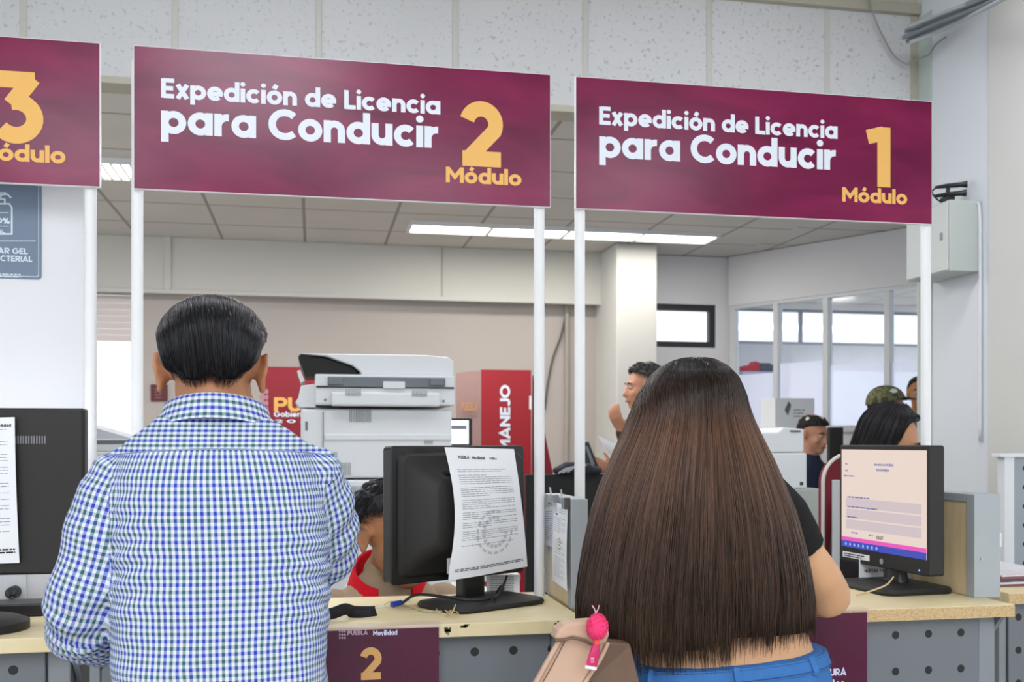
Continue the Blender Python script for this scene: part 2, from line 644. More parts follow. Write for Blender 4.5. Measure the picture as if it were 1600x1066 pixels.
def text_width(s, track=0.03):
    x = 0
    for ch in s:
        x += 0.24 if ch == ' ' else GL[ch][1] + track
    return x - track


def lettering(name, s, origin, ux, uz, size, m, parent, weight=1.0, width=None, track=0.03, thick=0.0006, local=False):
    """text on a plane: ux along the line, uz up; size = em height; width stretches to fit"""
    ux, uz = Vector(ux).normalized(), Vector(uz).normalized()
    thick = min(thick, 0.006 * size)
    nrm = ux.cross(uz)          # towards the reader
    o = Vector(origin)
    sx = size if width is None else width / text_width(s, track)
    mb = MB()
    x = 0
    for ch in s:
        if ch == ' ':
            x += 0.24
            continue
        strokes, adv = GL[ch]
        for q, st in enumerate(strokes):
            th = thick + min(0.0003, 0.004 * size) * q
            if st[0] == 'dot':
                pts = [(st[1] + st[3] * math.cos(2 * PI * k / 16), st[2] + st[3] * math.sin(2 * PI * k / 16)) for k in range(16)]
                vs = [o + ux * ((x + a) * sx) + uz * (b * size) + nrm * th for a, b in pts]
                mb.add(vs, [tuple(range(16))])
            else:
                L, Rr = stroke_quads(st, GLW * weight)
                n = len(L)
                vs = [o + ux * ((x + p.x) * sx) + uz * (p.y * size) + nrm * th for p in L] + \
                     [o + ux * ((x + p.x) * sx) + uz * (p.y * size) + nrm * th for p in Rr]
                mb.add(vs, [(i, n + i, n + i + 1, i + 1) for i in range(n - 1)])
        x += adv + track
    return mb.build(name, m, parent, local=local)


def text_lines(mb, origin, ux, uz, width, rows, pitch, h, thick=0.0005, seed=1, fill=(0.75, 1.0)):
    """rows of unreadable small print as word-long bars"""
    rnd = random.Random(seed)
    ux, uz = Vector(ux).normalized(), Vector(uz).normalized()
    nrm = ux.cross(uz)
    o = Vector(origin)
    for k in range(rows):
        x = 0.0
        end = width * rnd.uniform(*fill)
        while x < end:
            wd = min(rnd.uniform(2.0, 7.0) * h, end - x)
            a = o + ux * x - uz * (k * pitch) + nrm * thick
            mb.quad(a - uz * h, a + ux * wd - uz * h, a + ux * wd, a)
            x += wd + h * 0.9
    return mb


def ribbon(mb, pts, w, up=(0, 0, 1), th=0.0012):
    pts = [Vector(p) for p in pts]
    rs = []
    for i, p in enumerate(pts):
        tt = (pts[min(i + 1, len(pts) - 1)] - pts[max(i - 1, 0)]).normalized()
        u = Vector(up)
        u = (u - tt * u.dot(tt)).normalized() * w / 2
        n = tt.cross(u).normalized() * th
        rs.append([p - u - n, p + u - n, p + u + n, p - u + n])
    mb.loft(rs)
    return mb


def spline(pts, n=8):
    P = [Vector(p) for p in pts]
    P = [P[0]] + P + [P[-1]]
    out = []
    for i in range(1, len(P) - 2):
        for k in range(n):
            t = k / n
            a, b, c, d = P[i - 1], P[i], P[i + 1], P[i + 2]
            out.append(0.5 * ((2 * b) + (c - a) * t + (2 * a - 5 * b + 4 * c - d) * t * t + (3 * b - a - 3 * c + d) * t ** 3))
    out.append(P[-2])
    return out

# ================================================================== THE SETTING
sbox('floor', (-7, -7, -0.1), (10, 12, 0), M_FLOOR)
sbox('ceiling', (-7, 4.72, 2.93), (3.4, 8.3, 3.05), M_CEIL)
sbox('ceiling_glass_room', (3.4, 4.72, 2.93), (10, 10.6, 3.05), M_CEIL)
M_HALLCEIL = mat('hall_ceiling_paint', '#b9b9b6', 0.9, var=0.04, scale=2)
sbox('ceiling_hall', (-6, -6.5, 3.75), (6.5, 4.9, 3.85), M_HALLCEIL)
sbox('wall_sky_block', (-6, -6.6, 2.7), (6.5, -6.5, 3.75), M_HALLCEIL)  # unseen strip added to hide the sky from the sign reflections
# upper wall of speckled panels over the office opening
UPY = 4.62
sbox('wall_upper', (-6, UPY, 2.95), (2.955, UPY + 0.10, 3.52), M_ACOUSTIC)
sbox('wall_above', (-6, UPY, 3.56), (6.5, UPY + 0.10, 3.75), mat('sand_wall_paint', '#c3bfb0', 0.85, var=0.03, scale=3))
sbox('trim_1', (-6, UPY - 0.035, 3.515), (2.955, UPY + 0.10, 3.565), M_TRIM, 0.004)
sbox('trim_2', (-6, UPY - 0.02, 2.925), (2.955, UPY + 0.12, 2.955), M_TRIM, 0.003)
for k in range(-7, 5):
    x = 0.0125 + 0.61 * k
    sbox('trim_%d' % (k + 10), (x, UPY - 0.006, 2.956), (x + 0.026, UPY + 0.01, 3.514), M_TBAR, 0.003)
sbox('trim_15', (2.915, UPY - 0.012, 2.956), (2.953, UPY + 0.01, 3.514), M_TRIM, 0.003)
# right-hand wall end and the column in front of it
sbox('wall_right', (2.958, 4.045, 0), (6.5, 4.628, 3.75), mat('cool_white_paint', '#d3d8de', 0.8, var=0.02, scale=3))
sbox('trim_16', (2.952, 4.50, 0), (2.958, 4.612, 3.5), mat('green_grey_trim', '#b3beb8', 0.7, var=0.04))
sbox('column_right', (2.93, 3.75, 0), (3.6, 4.045, 3.75), M_COLUMN, 0.008)
# left white partition just behind the counter
WLY = 2.68
sbox('wall_left', (-3.2, WLY, 0), (-0.553, WLY + 0.14, 2.24), M_WHITE_WALL, 0.004)

# far wall of the office with its beam, column and windows
FY = 8.15
sbox('wall_back', (-1.277, FY, 0), (2.4, FY + 0.15, 2.60), M_BEIGE_WALL)
sbox('wall_below_window', (-7, FY, 0), (-1.277, FY + 0.15, 0.95), M_BEIGE_WALL)
sbox('beam', (-7, 8.0, 2.52), (2.30, 8.3, 2.93), M_BEAM, 0.006)
sbox('trim_17', (-7, 7.985, 2.505), (2.30, 8.02, 2.535), M_COLUMN, 0.003)
sbox('trim_18', (-1.09, 7.985, 2.535), (-1.04, 8.0, 2.93), M_BEAM, 0.002)
sbox('trim_19', (0.99, 7.993, 2.535), (1.0, 8.0, 2.93), M_TRIM)
sbox('column_back', (2.287, 7.56, 0), (2.612, 8.3, 2.925), M_COLUMN, 0.008)
sbox('wall_corner_low', (2.612, 8.0, 0), (3.40, 8.15, 2.175), M_WHITE_WALL)
sbox('wall_corner_side', (3.275, 8.0, 2.175), (3.40, 8.15, 2.53), M_WHITE_WALL)
sbox('wall_corner_top', (2.612, 8.0, 2.53), (3.40, 8.15, 2.925), M_WHITE_WALL)
struct(MB().prism([(3.40, 8.02, 0), (3.44, 8.02, 0), (4.52, 10.6, 0), (4.48, 10.6, 0)], (0, 0, 2.925)).build('wall_glass_room_side', M_WHITE_WALL))


def win_frame(name, x0, x1, z0, z1, y, m, t=0.035, dep=0.06, bars=()):
    mb = MB()
    mb.box((x0, y, z0), (x1, y + dep, z0 + t)).box((x0, y, z1 - t), (x1, y + dep, z1))
    mb.box((x0, y, z0 + t), (x0 + t, y + dep, z1 - t)).box((x1 - t, y, z0 + t), (x1, y + dep, z1 - t))
    for b in bars:
        mb.box((b - t / 2, y, z0 + t), (b + t / 2, y + dep, z1 - t))
    o = struct(mb.build(name, m))
    p = MB().box((x0 + t, y + dep * 0.45, z0 + t), (x1 - t, y + dep * 0.55, z1 - t)).build('pane', M_GLASS, o)
    return o


M_DARKFRAME = mat('dark_window_frame', '#2f2f33', 0.5, var=0.06)
win_frame('window_1', 2.612, 3.275, 2.175, 2.53, 8.02, M_DARKFRAME, 0.05)
wf = win_frame('window_2', -3.6, -1.277, 0.95, 2.505, FY + 0.04, mat('white_window_frame', '#d9d7d4', 0.5, var=0.03), 0.04, 0.06, (-1.68,))
# pale slatted blind let down over the top of the left window
mb = MB()
for k in range(7):
    z = 2.49 - 0.048 * k
    mb.box((-3.55, FY - 0.002, z - 0.045), (-1.30, FY + 0.012, z))
part_label(mb.build('blind', mat('pale_blind', '#d9cfcd', 0.7, var=0.05, scale=3, emit=0.0), wf), 'pale slatted blind')

# oblique glazed partition of the office on the right
GA = Vector((3.40, 7.99, 0))
GD = Vector((0.505, -0.863, 0)).normalized()
GN = Vector((-GD.y, GD.x, 0))        # away from the camera
GLEN = 2.75


def gpx(px):
    """distance along the glazed partition seen at column px"""
    p = at(px, 690, 1.0)
    # GA + GD*s parallel to p
    s = (GA.x * p.y - GA.y * p.x) / (GD.y * p.x - GD.x * p.y)
    return s


def gbox(name, s0, s1, z0, z1, t0, t1, m, bevel=0.0, parent=None):
    a = GA + GD * s0 + GN * t0
    pts = [a, GA + GD * s1 + GN * t0, GA + GD * s1 + GN * t1, GA + GD * s0 + GN * t1]
    pts = [Vector((p.x, p.y, z0)) for p in pts]
    return MB().prism(pts, (0, 0, z1 - z0)).build(name, m, parent, bevel=bevel)


struct(gbox('wall_soffit', 0, GLEN, 2.52, 2.925, -0.03, 0.12, M_WHITE_WALL))
struct(gbox('wall_partition_low', 0, GLEN, 0, 1.47, 0.0, 0.08, M_WHITE_WALL))
M_ALU = mat('white_aluminium_frame', '#cfd2d4', 0.4, var=0.03)
gp = struct(gbox('window_3', 0, GLEN, 1.47, 1.52, -0.02, 0.09, M_ALU))
posts = [0.02] + [gpx(p) for p in (1213, 1291, 1387)] + [GLEN - 0.1]
for s in posts:
    gbox('mullion', s - 0.022, s + 0.022, 1.52, 2.52, -0.015, 0.055, M_ALU, 0.003, gp)
gbox('top_rail', 0, GLEN, 2.495, 2.52, -0.02, 0.06, M_ALU, 0, gp)
for a, b, zf in zip(posts[:-1], posts[1:], (1.95, 2.02, 1.98, 1.98)):
    gbox('frosted_film_pane', a + 0.022, b - 0.022, 1.52, zf, 0.015, 0.022, M_FROST, 0, gp)
    if zf < 2.4:
        gbox('clear_pane', a + 0.022, b - 0.022, zf, 2.495, 0.015, 0.022, M_GLASS, 0, gp)
# far wall of that room: a strip window above a wide one with a sill band between
sbox('wall_glass_room_low', (4.5, 10.5, 0), (9.5, 10.6, 1.25), M_WHITE_WALL)
sbox('wall_glass_room_band', (4.5, 10.5, 2.22), (9.5, 10.6, 2.47), mat('grey_band', '#b9bcc4', 0.8))
sbox('wall_glass_room_top', (4.5, 10.5, 2.86), (9.5, 10.6, 2.93), M_WHITE_WALL)
sbox('wall_glass_room_pier', (4.5, 10.5, 1.25), (5.55, 10.6, 2.22), M_WHITE_WALL)
win_frame('window_4', 4.5, 9.5, 2.47, 2.86, 10.5, mat('grey_window_frame', '#7e7f88', 0.5), 0.03, 0.05, (5.3, 7.0))
win_frame('window_5', 5.55, 9.5, 1.25, 2.22, 10.5, mat('pale_window_frame', '#aeb2b8', 0.5), 0.03, 0.05, (7.4,))

# ceiling lamps
def strip_lamp(name, label, x0, x1, y0, y1, z, m, group, bays=1):
    t = thing(name, label, 'lamp', ((x0 + x1) / 2, (y0 + y1) / 2, z - 0.03), 0, group)
    mb = MB()
    e = 0.02
    mb.box((x0 - e, y0 - e, z - 0.03), (x1 + e, y0, z)).box((x0 - e, y1, z - 0.03), (x1 + e, y1 + e, z))
    mb.box((x0 - e, y0, z - 0.03), (x0, y1, z)).box((x1, y0, z - 0.03), (x1 + e, y1, z))
    for k in range(1, bays):
        x = x0 + (x1 - x0) * k / bays
        mb.box((x - 0.012, y0, z - 0.03), (x + 0.012, y1, z))
    mb.build('lamp_housing', M_WHITE, t)
    MB().box((x0, y0, z - 0.022), (x1, y1, z - 0.012)).build('diffuser', m, t)
    return t


strip_lamp('ceiling_lamp', 'long lit fluorescent strip recessed in the far office ceiling', 0.68, 2.92, 7.10, 7.36, 2.93, M_TUBE, 'office ceiling lamps', 4)
strip_lamp('ceiling_lamp', 'bright ceiling lamp seen in the gap between the two complete module signs', -0.1, 1.15, 5.50, 5.86, 2.93, M_TUBE, 'office ceiling lamps', 2)
strip_lamp('ceiling_lamp', 'ceiling lamp inside the glazed room on the right', 5.4, 7.0, 8.35, 8.85, 2.93, M_TUBE, 'office ceiling lamps', 2)
lv = strip_lamp('ceiling_lamp', 'louvred ceiling lamp seen between the cut-off sign and its neighbour', -1.75, -0.55, 5.85, 6.2, 2.93, M_TUBE, 'office ceiling lamps')
mb = MB()
for k in range(24):
    x = -1.73 + k * 0.05
    mb.box((x, 5.85, 2.895), (x + 0.012, 6.2, 2.907))
mb.build('louvre', M_OFFWHITE, lv)
HL = ['nearest', 'centre rear', 'right rear', 'left rear', 'added left front', 'added right front']
for (hx, hy), w in zip(HALL_LAMPS, HL):
    strip_lamp('hall_lamp', 'lit ceiling panel over the waiting hall, %s one' % w, hx - 0.55, hx + 0.55, hy - (0.3 if hy > 0 else 1.1), hy + (0.3 if hy > 0 else 1.1), 3.75, M_FRONTFILL if hy > 0 else M_HALLTUBE, 'hall ceiling lamps')

# ================================================================== COUNTERS
CF = 2.23          # front edge of the counters
CT = 1.0           # counter top height


def holes_mat(name, col, offx, offz, pitch, r):
    m, nt, b = nodes_of(name)
    tc = nt.nodes.new('ShaderNodeTexCoord')
    sp = nt.nodes.new('ShaderNodeSeparateXYZ')
    nt.links.new(tc.outputs['Object'], sp.inputs[0])
    d = []
    for i, off in ((0, offx), (2, offz)):
        f = math_node(nt, 'FRACT', math_node(nt, 'ADD', math_node(nt, 'DIVIDE', math_node(nt, 'SUBTRACT', sp.outputs[i], off), pitch), 50.5))
        c = math_node(nt, 'MULTIPLY', math_node(nt, 'SUBTRACT', f, 0.5), pitch)
        d.append(math_node(nt, 'MULTIPLY', c, c))
    hole = math_node(nt, 'LESS_THAN', math_node(nt, 'SQRT', math_node(nt, 'ADD', d[0], d[1])), r)
    nz = nt.nodes.new('ShaderNodeTexNoise')
    nz.inputs['Scale'].default_value = 5
    nt.links.new(tc.outputs['Object'], nz.inputs['Vector'])
    c = srgb(col)
    base = mix_col(nt, nz.outputs[0], tuple(x * 0.93 for x in c[:3]) + (1,), c)
    nt.links.new(mix_col(nt, hole, base, srgb('#0c0c0d')), b.inputs['Base Color'])
    b.inputs['Roughness'].default_value = 0.5
    return m


def counter(x0, x1, label, hx, yf=CF, yb=2.66, edge=None, topm=None, hz=0.928):
    t = thing('service_counter', label, 'counter', (x0, yf, 0), 0, 'service counters')
    MB().box((x0, yf, CT - 0.03), (x1, yb, CT)).build('countertop', topm or M_COUNTER, t, bevel=0.002)
    if edge:
        MB().box((x0 + 0.001, yf - 0.0015, CT - 0.0295), (x1 - 0.001, yf, CT - 0.0015)).build('edge_band', edge, t)
    hm = holes_mat('perforated_grey_metal', '#6c7278', hx - x0, hz, 0.0886, 0.0098)
    MB().box((x0 + 0.03, yf + 0.04, 0.08), (x1 - 0.07, yf + 0.055, CT - 0.03)).build('front_panel', hm, t, bevel=0.002)
    for s, (a, b) in (('left', (x0 + 0.005, x0 + 0.027)), ('right', (x1 - 0.067, x1 - 0.022))):
        MB().box((a, yf + 0.045, 0), (b, yf + 0.10, CT - 0.03)).build('post', M_GREYMETAL, t, bevel=0.003)
    # gusset that carries the worktop end
    xb = x1 - 0.02
    MB().prism([(xb, yf + 0.02, CT - 0.03), (xb, yf + 0.25, CT - 0.03), (xb, yf + 0.25, CT - 0.28)], (0.012, 0, 0)).build('bracket', M_GREYMETAL, t)
    return t


c3 = counter(-1.62, -0.475, 'cream topped counter under the black wide monitor at the left edge', -0.607)
c2 = counter(-0.465, 0.600, 'cream topped counter with scuffed edge where the checked-shirt man stands', 0.356)
c1 = counter(0.612, 1.690, 'cream topped counter with raw chipboard edge before the long-haired woman', 1.393, edge=M_CHIP)
c0 = counter(1.80, 2.66, 'counter holding a pile of leaflets at the far right edge', 1.86, yf=2.40, yb=2.9, edge=M_CHIP)


# worn patches on the laminate edge
def scuff(px, py, w, h, seed, parent):
    rnd = random.Random(seed)
    c = at(px, py, CF - 0.001)
    mb = MB()
    for k in range(9):
        dx, dz = rnd.uniform(-w, w), rnd.uniform(-h, h)
        n = 7
        rr = rnd.uniform(0.0015, 0.004)
        pts = []
        for i in range(n):
            q = rr * rnd.uniform(0.5, 1.3)
            z = max(CT - 0.028, min(CT - 0.002, c.z + dz + q * math.sin(2 * PI * i / n)))
            pts.append((c.x + dx + 1.6 * q * math.cos(2 * PI * i / n), CF - 0.001, z))
        mb.add(pts, [tuple(range(n))])
    mb.build('scuff', mat('dark_worn_patch', '#4a4436', 0.9, var=0.3, scale=90), parent)


scuff(700, 986, 0.005, 0.008, 1, c2)
scuff(726, 977, 0.007, 0.004, 2, c2)
scuff(872, 975, 0.012, 0.007, 3, c2)


# dividers between the modules: grey frame with a pale board
def divider(xa, xb, y0, y1, zt, label):
    t = thing('counter_divider', label, 'divider', ((xa + xb) / 2, y0, CT), 0, 'counter dividers')
    MB().box((xa, y0, CT), (xb, y0 + 0.035, zt)).build('post', M_GREYMETAL2, t, bevel=0.002)
    MB().box((xa, y1 - 0.035, CT), (xb, y1, zt)).build('post', M_GREYMETAL2, t, bevel=0.002)
    MB().box((xa, y0 + 0.035, zt - 0.022), (xb, y1 - 0.035, zt)).build('top_rail', M_GREYMETAL2, t, bevel=0.002)
    MB().box((xa + 0.004, y0 + 0.035, CT + 0.002), (xb - 0.004, y1 - 0.035, zt - 0.022)).build('board', M_BOARD, t)
    return t


d2 = divider(0.604, 0.646, 2.37, 2.655, 1.262, 'low grey framed divider with papers clipped on, between man and woman')
d1 = divider(1.657, 1.732, 2.34, 2.655, 1.265, 'low grey framed divider behind the lit screen')
# translucent tape stuck on the right post
MB().box((1.728, 2.338, 1.13), (1.7335, 2.36, 1.165)).build('tape', mat('white_tape', '#d5d8da', 0.5), d1)
MB().cyl((1.676, 2.3405, 1.10), (1.676, 2.3365, 1.10), 0.003, n=10).build('screw', M_GLASSY, d1)


# ================================================================== MODULE SIGNS
SY = 2.56
SW, SZ0, SZ1 = 1.018, 2.0, 2.342


def module_sign(x0, digit, label, polex, zfoot=(CT, CT)):
    t = thing('module_sign', label, 'sign', (x0 + SW / 2, SY, CT), 0, 'module signs')
    MB().box((x0, SY, SZ0), (x0 + SW, SY + 0.012, SZ1)).build('sign_board', M_PVC, t, bevel=0.001)
    MB().box((x0 + 0.002, SY - 0.0012, SZ0 + 0.002), (x0 + SW - 0.002, SY, SZ1 - 0.002)).build('printed_face', M_SIGN, t)
    y = SY - 0.0012
    lettering('lettering', 'Expedici\u00f3n de Licencia', (x0 + 0.063, y, 2.221), (1, 0, 0), (0, 0, 1), 0.066, M_LETTER, t, width=0.670)
    lettering('lettering', 'para Conducir', (x0 + 0.063, y, 2.136), (1, 0, 0), (0, 0, 1), 0.106, M_LETTER, t, width=0.667)
    w = {'1': 0.078, '2': 0.110, '3': 0.112}[digit]
    lettering('number', digit, (x0 + 0.892 - w, y, 2.0965), (1, 0, 0), (0, 0, 1), 0.234, M_GOLD, t, width=w, weight=1.05)
    lettering('lettering', 'M\u00f3dulo', (x0 + 0.747, y, 2.052), (1, 0, 0), (0, 0, 1), 0.056, M_GOLD, t, width=0.194)
    for px, zf in zip(polex, zfoot):
        MB().tube([(px, SY + 0.026, zf), (px, SY + 0.026, SZ1 - 0.03)], 0.0138, 20).build('pole', M_PVC, t, smooth=True)
    return t


module_sign(-1.511, '3', 'maroon sign numbered 3, cut off by the left edge', (-1.49, at(141.5, 400, SY + 0.026).x))
module_sign(-0.419, '2', 'maroon sign numbered 2 above the man in the checked shirt', (at(214.5, 400, SY + 0.026).x, at(842.5, 600, SY + 0.026).x))
module_sign(0.664, '1', 'maroon sign numbered 1 above the long-haired woman', (at(903.5, 500, SY + 0.026).x + 0.004, at(1446.5, 500, SY + 0.026).x), (CT, 1.266))

# ================================================================== MONITORS AND THINGS ON THE COUNTERS
def onplane(px, py, P0, n):
    """where the sight line of a pixel meets a plane"""
    d = at(px, py, 1.0) - Vector((0, 0, EYE))
    o = Vector((0, 0, EYE))
    n = Vector(n)
    return o + d * ((Vector(P0) - o).dot(n) / d.dot(n))


def rounded(w, h, r, n=5):
    pts = []
    for cx, cy, a in ((w - r, h - r, 0), (-w + r, h - r, 90), (-w + r, -h + r, 180), (w - r, -h + r, 270)):
        for k in range(n + 1):
            t = R(a + 90 * k / n)
            pts.append((cx + r * math.cos(t), cy + r * math.sin(t)))
    return pts


def sheet(name, corners, m, parent, bulge=0.0, nrm=(0, -1, 0), nu=10, nv=14, curl=None, skew=0.0):
    """a thin sheet between four corners TL TR BR BL; returns object and its surface map f(s,t,lift)"""
    TL, TR, BR, BL = [Vector(c) for c in corners]
    nrm = Vector(nrm).normalized()

    def f(s, t, lift=0.0):
        p = TL * (1 - s) * (1 - t) + TR * s * (1 - t) + BR * s * t + BL * (1 - s) * t
        b = bulge * math.sin(PI * t) + (curl(s, t) if curl else 0)
        if skew:
            p = p + (TR - TL) * (skew * (1 - s) * math.sin(PI * min(1, t * 1.05)))
        return p + nrm * (b + lift)
    mb = MB()
    vs = [f(i / nu, j / nv, 0.0002) for j in range(nv + 1) for i in range(nu + 1)]
    bk = [f(i / nu, j / nv, -0.0001) for j in range(nv + 1) for i in range(nu + 1)]
    fs = []
    K = len(vs)
    for j in range(nv):
        for i in range(nu):
            a = j * (nu + 1) + i
            fs.append((a, a + nu + 1, a + nu + 2, a + 1))
            fs.append((K + a, K + a + 1, K + a + nu + 2, K + a + nu + 1))
    mb.add(vs + bk, fs)
    return mb.build(name, m, parent, smooth='all'), f


def sheet_rows(f, rows, parent, seed=1, m=None, s0=0.1, s1=0.9, th=0.0045, name='printed_lines'):
    rnd = random.Random(seed)
    mb = MB()
    for t, fill in rows:
        x = s0
        end = s0 + (s1 - s0) * fill
        while x < end:
            w = min(rnd.uniform(0.03, 0.12), end - x)
            mb.quad(f(x, t + th, 0.0006), f(x + w, t + th, 0.0006), f(x + w, t, 0.0006), f(x, t, 0.0006))
            x += w + 0.012
    return mb.build(name, m or M_INK, parent)


def sheet_text(f, s, s0, t0, w, h, m, parent, weight=1.0):
    """lettering laid on a sheet: starts at (s0,t0 baseline), spans w of the width, em height h of the length"""
    mb = MB()
    k = w / text_width(s)
    x = 0
    for ch in s:
        if ch == ' ':
            x += 0.24
            continue
        strokes, adv = GL[ch]
        for q, st in enumerate(strokes):
            lift = 0.0006 + 0.00004 * q
            if st[0] == 'dot':
                mb.add([f(s0 + k * (x + st[1] + st[3] * math.cos(PI * i / 5)), t0 - h * (st[2] + st[3] * math.sin(PI * i / 5)), lift) for i in range(10)], [tuple(range(10))])
            else:
                L, Rr = stroke_quads(st, GLW * weight)
                n = len(L)
                mb.add([f(s0 + k * (x + p.x), t0 - h * p.y, lift) for p in L] + [f(s0 + k * (x + p.x), t0 - h * p.y, lift) for p in Rr],
                       [(i, n + i, n + i + 1, i + 1) for i in range(n - 1)])
        x += adv + 0.03
    return mb.build('lettering', m, parent)


# ---- square monitor turned away, with a notice taped on its back
m2 = thing('monitor', 'black square monitor seen from behind with a printed notice on its back', 'monitor', (0.366, 2.555, CT), R(29), 'monitors on the counters')
mb = MB()
mb.prism([(x, 0.0, z + 0.222) for x, z in rounded(0.21, 0.1675, 0.012)], (0, 0.035, 0))
mb.build('housing', M_BLACK, m2, local=True, bevel=0.003, smooth=True)
rings = []
for y, w, h, r in ((0.001, 0.196, 0.152, 0.02), (-0.014, 0.188, 0.144, 0.025), (-0.022, 0.150, 0.112, 0.03), (-0.048, 0.118, 0.088, 0.03), (-0.052, 0.110, 0.080, 0.03)):
    rings.append([(x + 0.005, y, z + 0.222) for x, z in rounded(w, h, r)])
MB().loft(rings).build('back_cover', M_BLACKM, m2, smooth=True, local=True)
mb = MB()
for k in range(9):
    mb.box((-0.085 + 0.003 * k, -0.0385 - 0.0016 * k, 0.325 - 0.0035 * k), (-0.0 + 0.003 * k, -0.0365 - 0.0016 * k, 0.3265 - 0.0035 * k))
part_label(mb.build('vent', M_DARKHOLE, m2, local=True), 'vent slots')
MB().prism([(x + 0.012, -0.052, z + 0.20) for x, z in rounded(0.072, 0.055, 0.012)], (0, -0.004, 0)).build('mount_plate', M_BLACK, m2, local=True, bevel=0.002)
MB().box((-0.062, -0.0245, 0.074), (-0.024, -0.0238, 0.122)).build('sticker', M_PAPER, m2, local=True)
MB().tube(spline([(-0.012, -0.03, 0.16), (-0.014, -0.035, 0.10), (-0.02, -0.03, 0.05), (-0.012, -0.035, 0.018)]), 0.005, 8).build('video_cable', M_CABLE, m2, smooth='all', local=True)
MB().box((-0.034, -0.056, 0.012), (0.034, -0.02, 0.15)).build('stand_column', M_BLACK, m2, local=True, bevel=0.006)
MB().loft([[(x * s, y * s - 0.083, z) for x, y in rounded(0.148, 0.098, 0.05)] for z, s in ((0.0, 0.98), (0.006, 1.0), (0.012, 0.97), (0.017, 0.72))]).build('stand_base', M_BLACKM, m2, smooth=True, local=True, angle=25)
MB().box((-0.2, 0.0352, 0.075), (0.2, 0.036, 0.37)).build('screen', M_SCREENW, m2, local=True)
# the notice
n2 = Vector((math.sin(R(29)), -math.cos(R(29)), 0))
P2 = Vector((0.366, 2.555, 0)) + n2 * 0.060
cs = [onplane(x, y, P2, n2) for x, y in ((694, 699), (804, 702), (827, 886), (699, 907))]
nt_thing = thing('notice_sheet', 'white printed notice taped on the back of the square black monitor', 'notice', (0.366, 2.49, 1.06))
so, f = sheet('paper', cs, M_PAPER, nt_thing, 0.006, n2, skew=0.095, curl=lambda s, t: 0.010 * math.sin(PI * s * 1.3 + 0.4) * (0.3 + 0.7 * t) + 0.012 * max(0, s - 0.8) * t)
rows = [(0.165, 0.9), (0.18, 0.8)] + [(0.21 + 0.016 * k, 1 if k % 5 else 0.5) for k in range(32)] + [(0.75, 0.9)]
rows = [r for i, r in enumerate(rows) if i not in (7, 13, 19, 24, 28)]
sheet_rows(f, rows, nt_thing, 3)
sheet_rows(f, [(0.925, 1.0), (0.938, 1.0)], nt_thing, 4, M_INKD, 0.06, 0.95, 0.007, 'printed_border')
sheet_text(f, 'PUEBLA', 0.15, 0.085, 0.15, 0.034, M_INKD, nt_thing)
sheet_text(f, 'Movilidad', 0.34, 0.09, 0.19, 0.034, M_INKD, nt_thing)
sheet_text(f, 'PUEBLA', 0.60, 0.09, 0.11, 0.024, M_INKD, nt_thing)
mb = MB()
for a in range(0, 300, 20):    # pale watermark seal on the notice
    t0, t1 = R(a), R(a + 14)
    for r0, r1 in ((0.10, 0.13), (0.16, 0.18)):
        mb.quad(*[f(0.55 + 1.5 * r * math.cos(t), 0.67 + r * math.sin(t), 0.0004) for r, t in ((r0, t0), (r1, t0), (r1, t1), (r0, t1))])
mb.build('watermark', mat('pale_grey_print', '#c3c7cd', 0.9, var=0.05), nt_thing)

# ---- lit monitor facing the woman
m1 = thing('monitor', 'black square monitor with a lit form on its screen', 'monitor', (1.522, 2.548, CT), R(-85.3), 'monitors on the counters')
mb = MB()
mb.prism([(x, 0.0, z + 0.2225) for x, z in rounded(0.197, 0.1675, 0.008)], (0, 0.045, 0))
mb.build('housing', M_BLACKM, m1, local=True, bevel=0.003)
rings = [[(x, y, z + 0.222) for x, z in rounded(w, h, r)] for y, w, h, r in ((0.044, 0.18, 0.15, 0.02), (0.065, 0.13, 0.10, 0.03), (0.078, 0.11, 0.08, 0.03))]
MB().loft(rings).build('back_cover', M_BLACKM, m1, smooth=True, local=True)
m, nt_, b_ = nodes_of('screen_form_page')
b_.inputs['Base Color'].default_value = (0.05, 0.05, 0.05, 1)
b_.inputs['Emission Color'].default_value = srgb('#f3ddd0')
b_.inputs['Emission Strength'].default_value = 0.47
b_.inputs['Roughness'].default_value = 0.3
SX0, SX1, SZA, SZB = -0.187, 0.186, 0.097, 0.377
scr = MB().box((SX0, -0.0008, SZA), (SX1, 0, SZB)).build('screen', m, m1, local=True)


def scr_rect(name, a, b, c, d, col, e, lift=0.0012):
    """a rectangle on the screen in 0..1 screen units"""
    x0, x1 = SX0 + (SX1 - SX0) * a, SX0 + (SX1 - SX0) * b
    z0, z1 = SZA + (SZB - SZA) * c, SZA + (SZB - SZA) * d
    mm = MATS.get('screen_' + col)
    if mm is None:
        mm, q_, bb = nodes_of('screen_' + col)
        bb.inputs['Base Color'].default_value = (0.03, 0.03, 0.03, 1)
        bb.inputs['Emission Color'].default_value = srgb(col)
        bb.inputs['Emission Strength'].default_value = e
    return MB().quad((x0, -lift, z0), (x1, -lift, z0), (x1, -lift, z1), (x0, -lift, z1)).build(name, mm, scr, local=True)


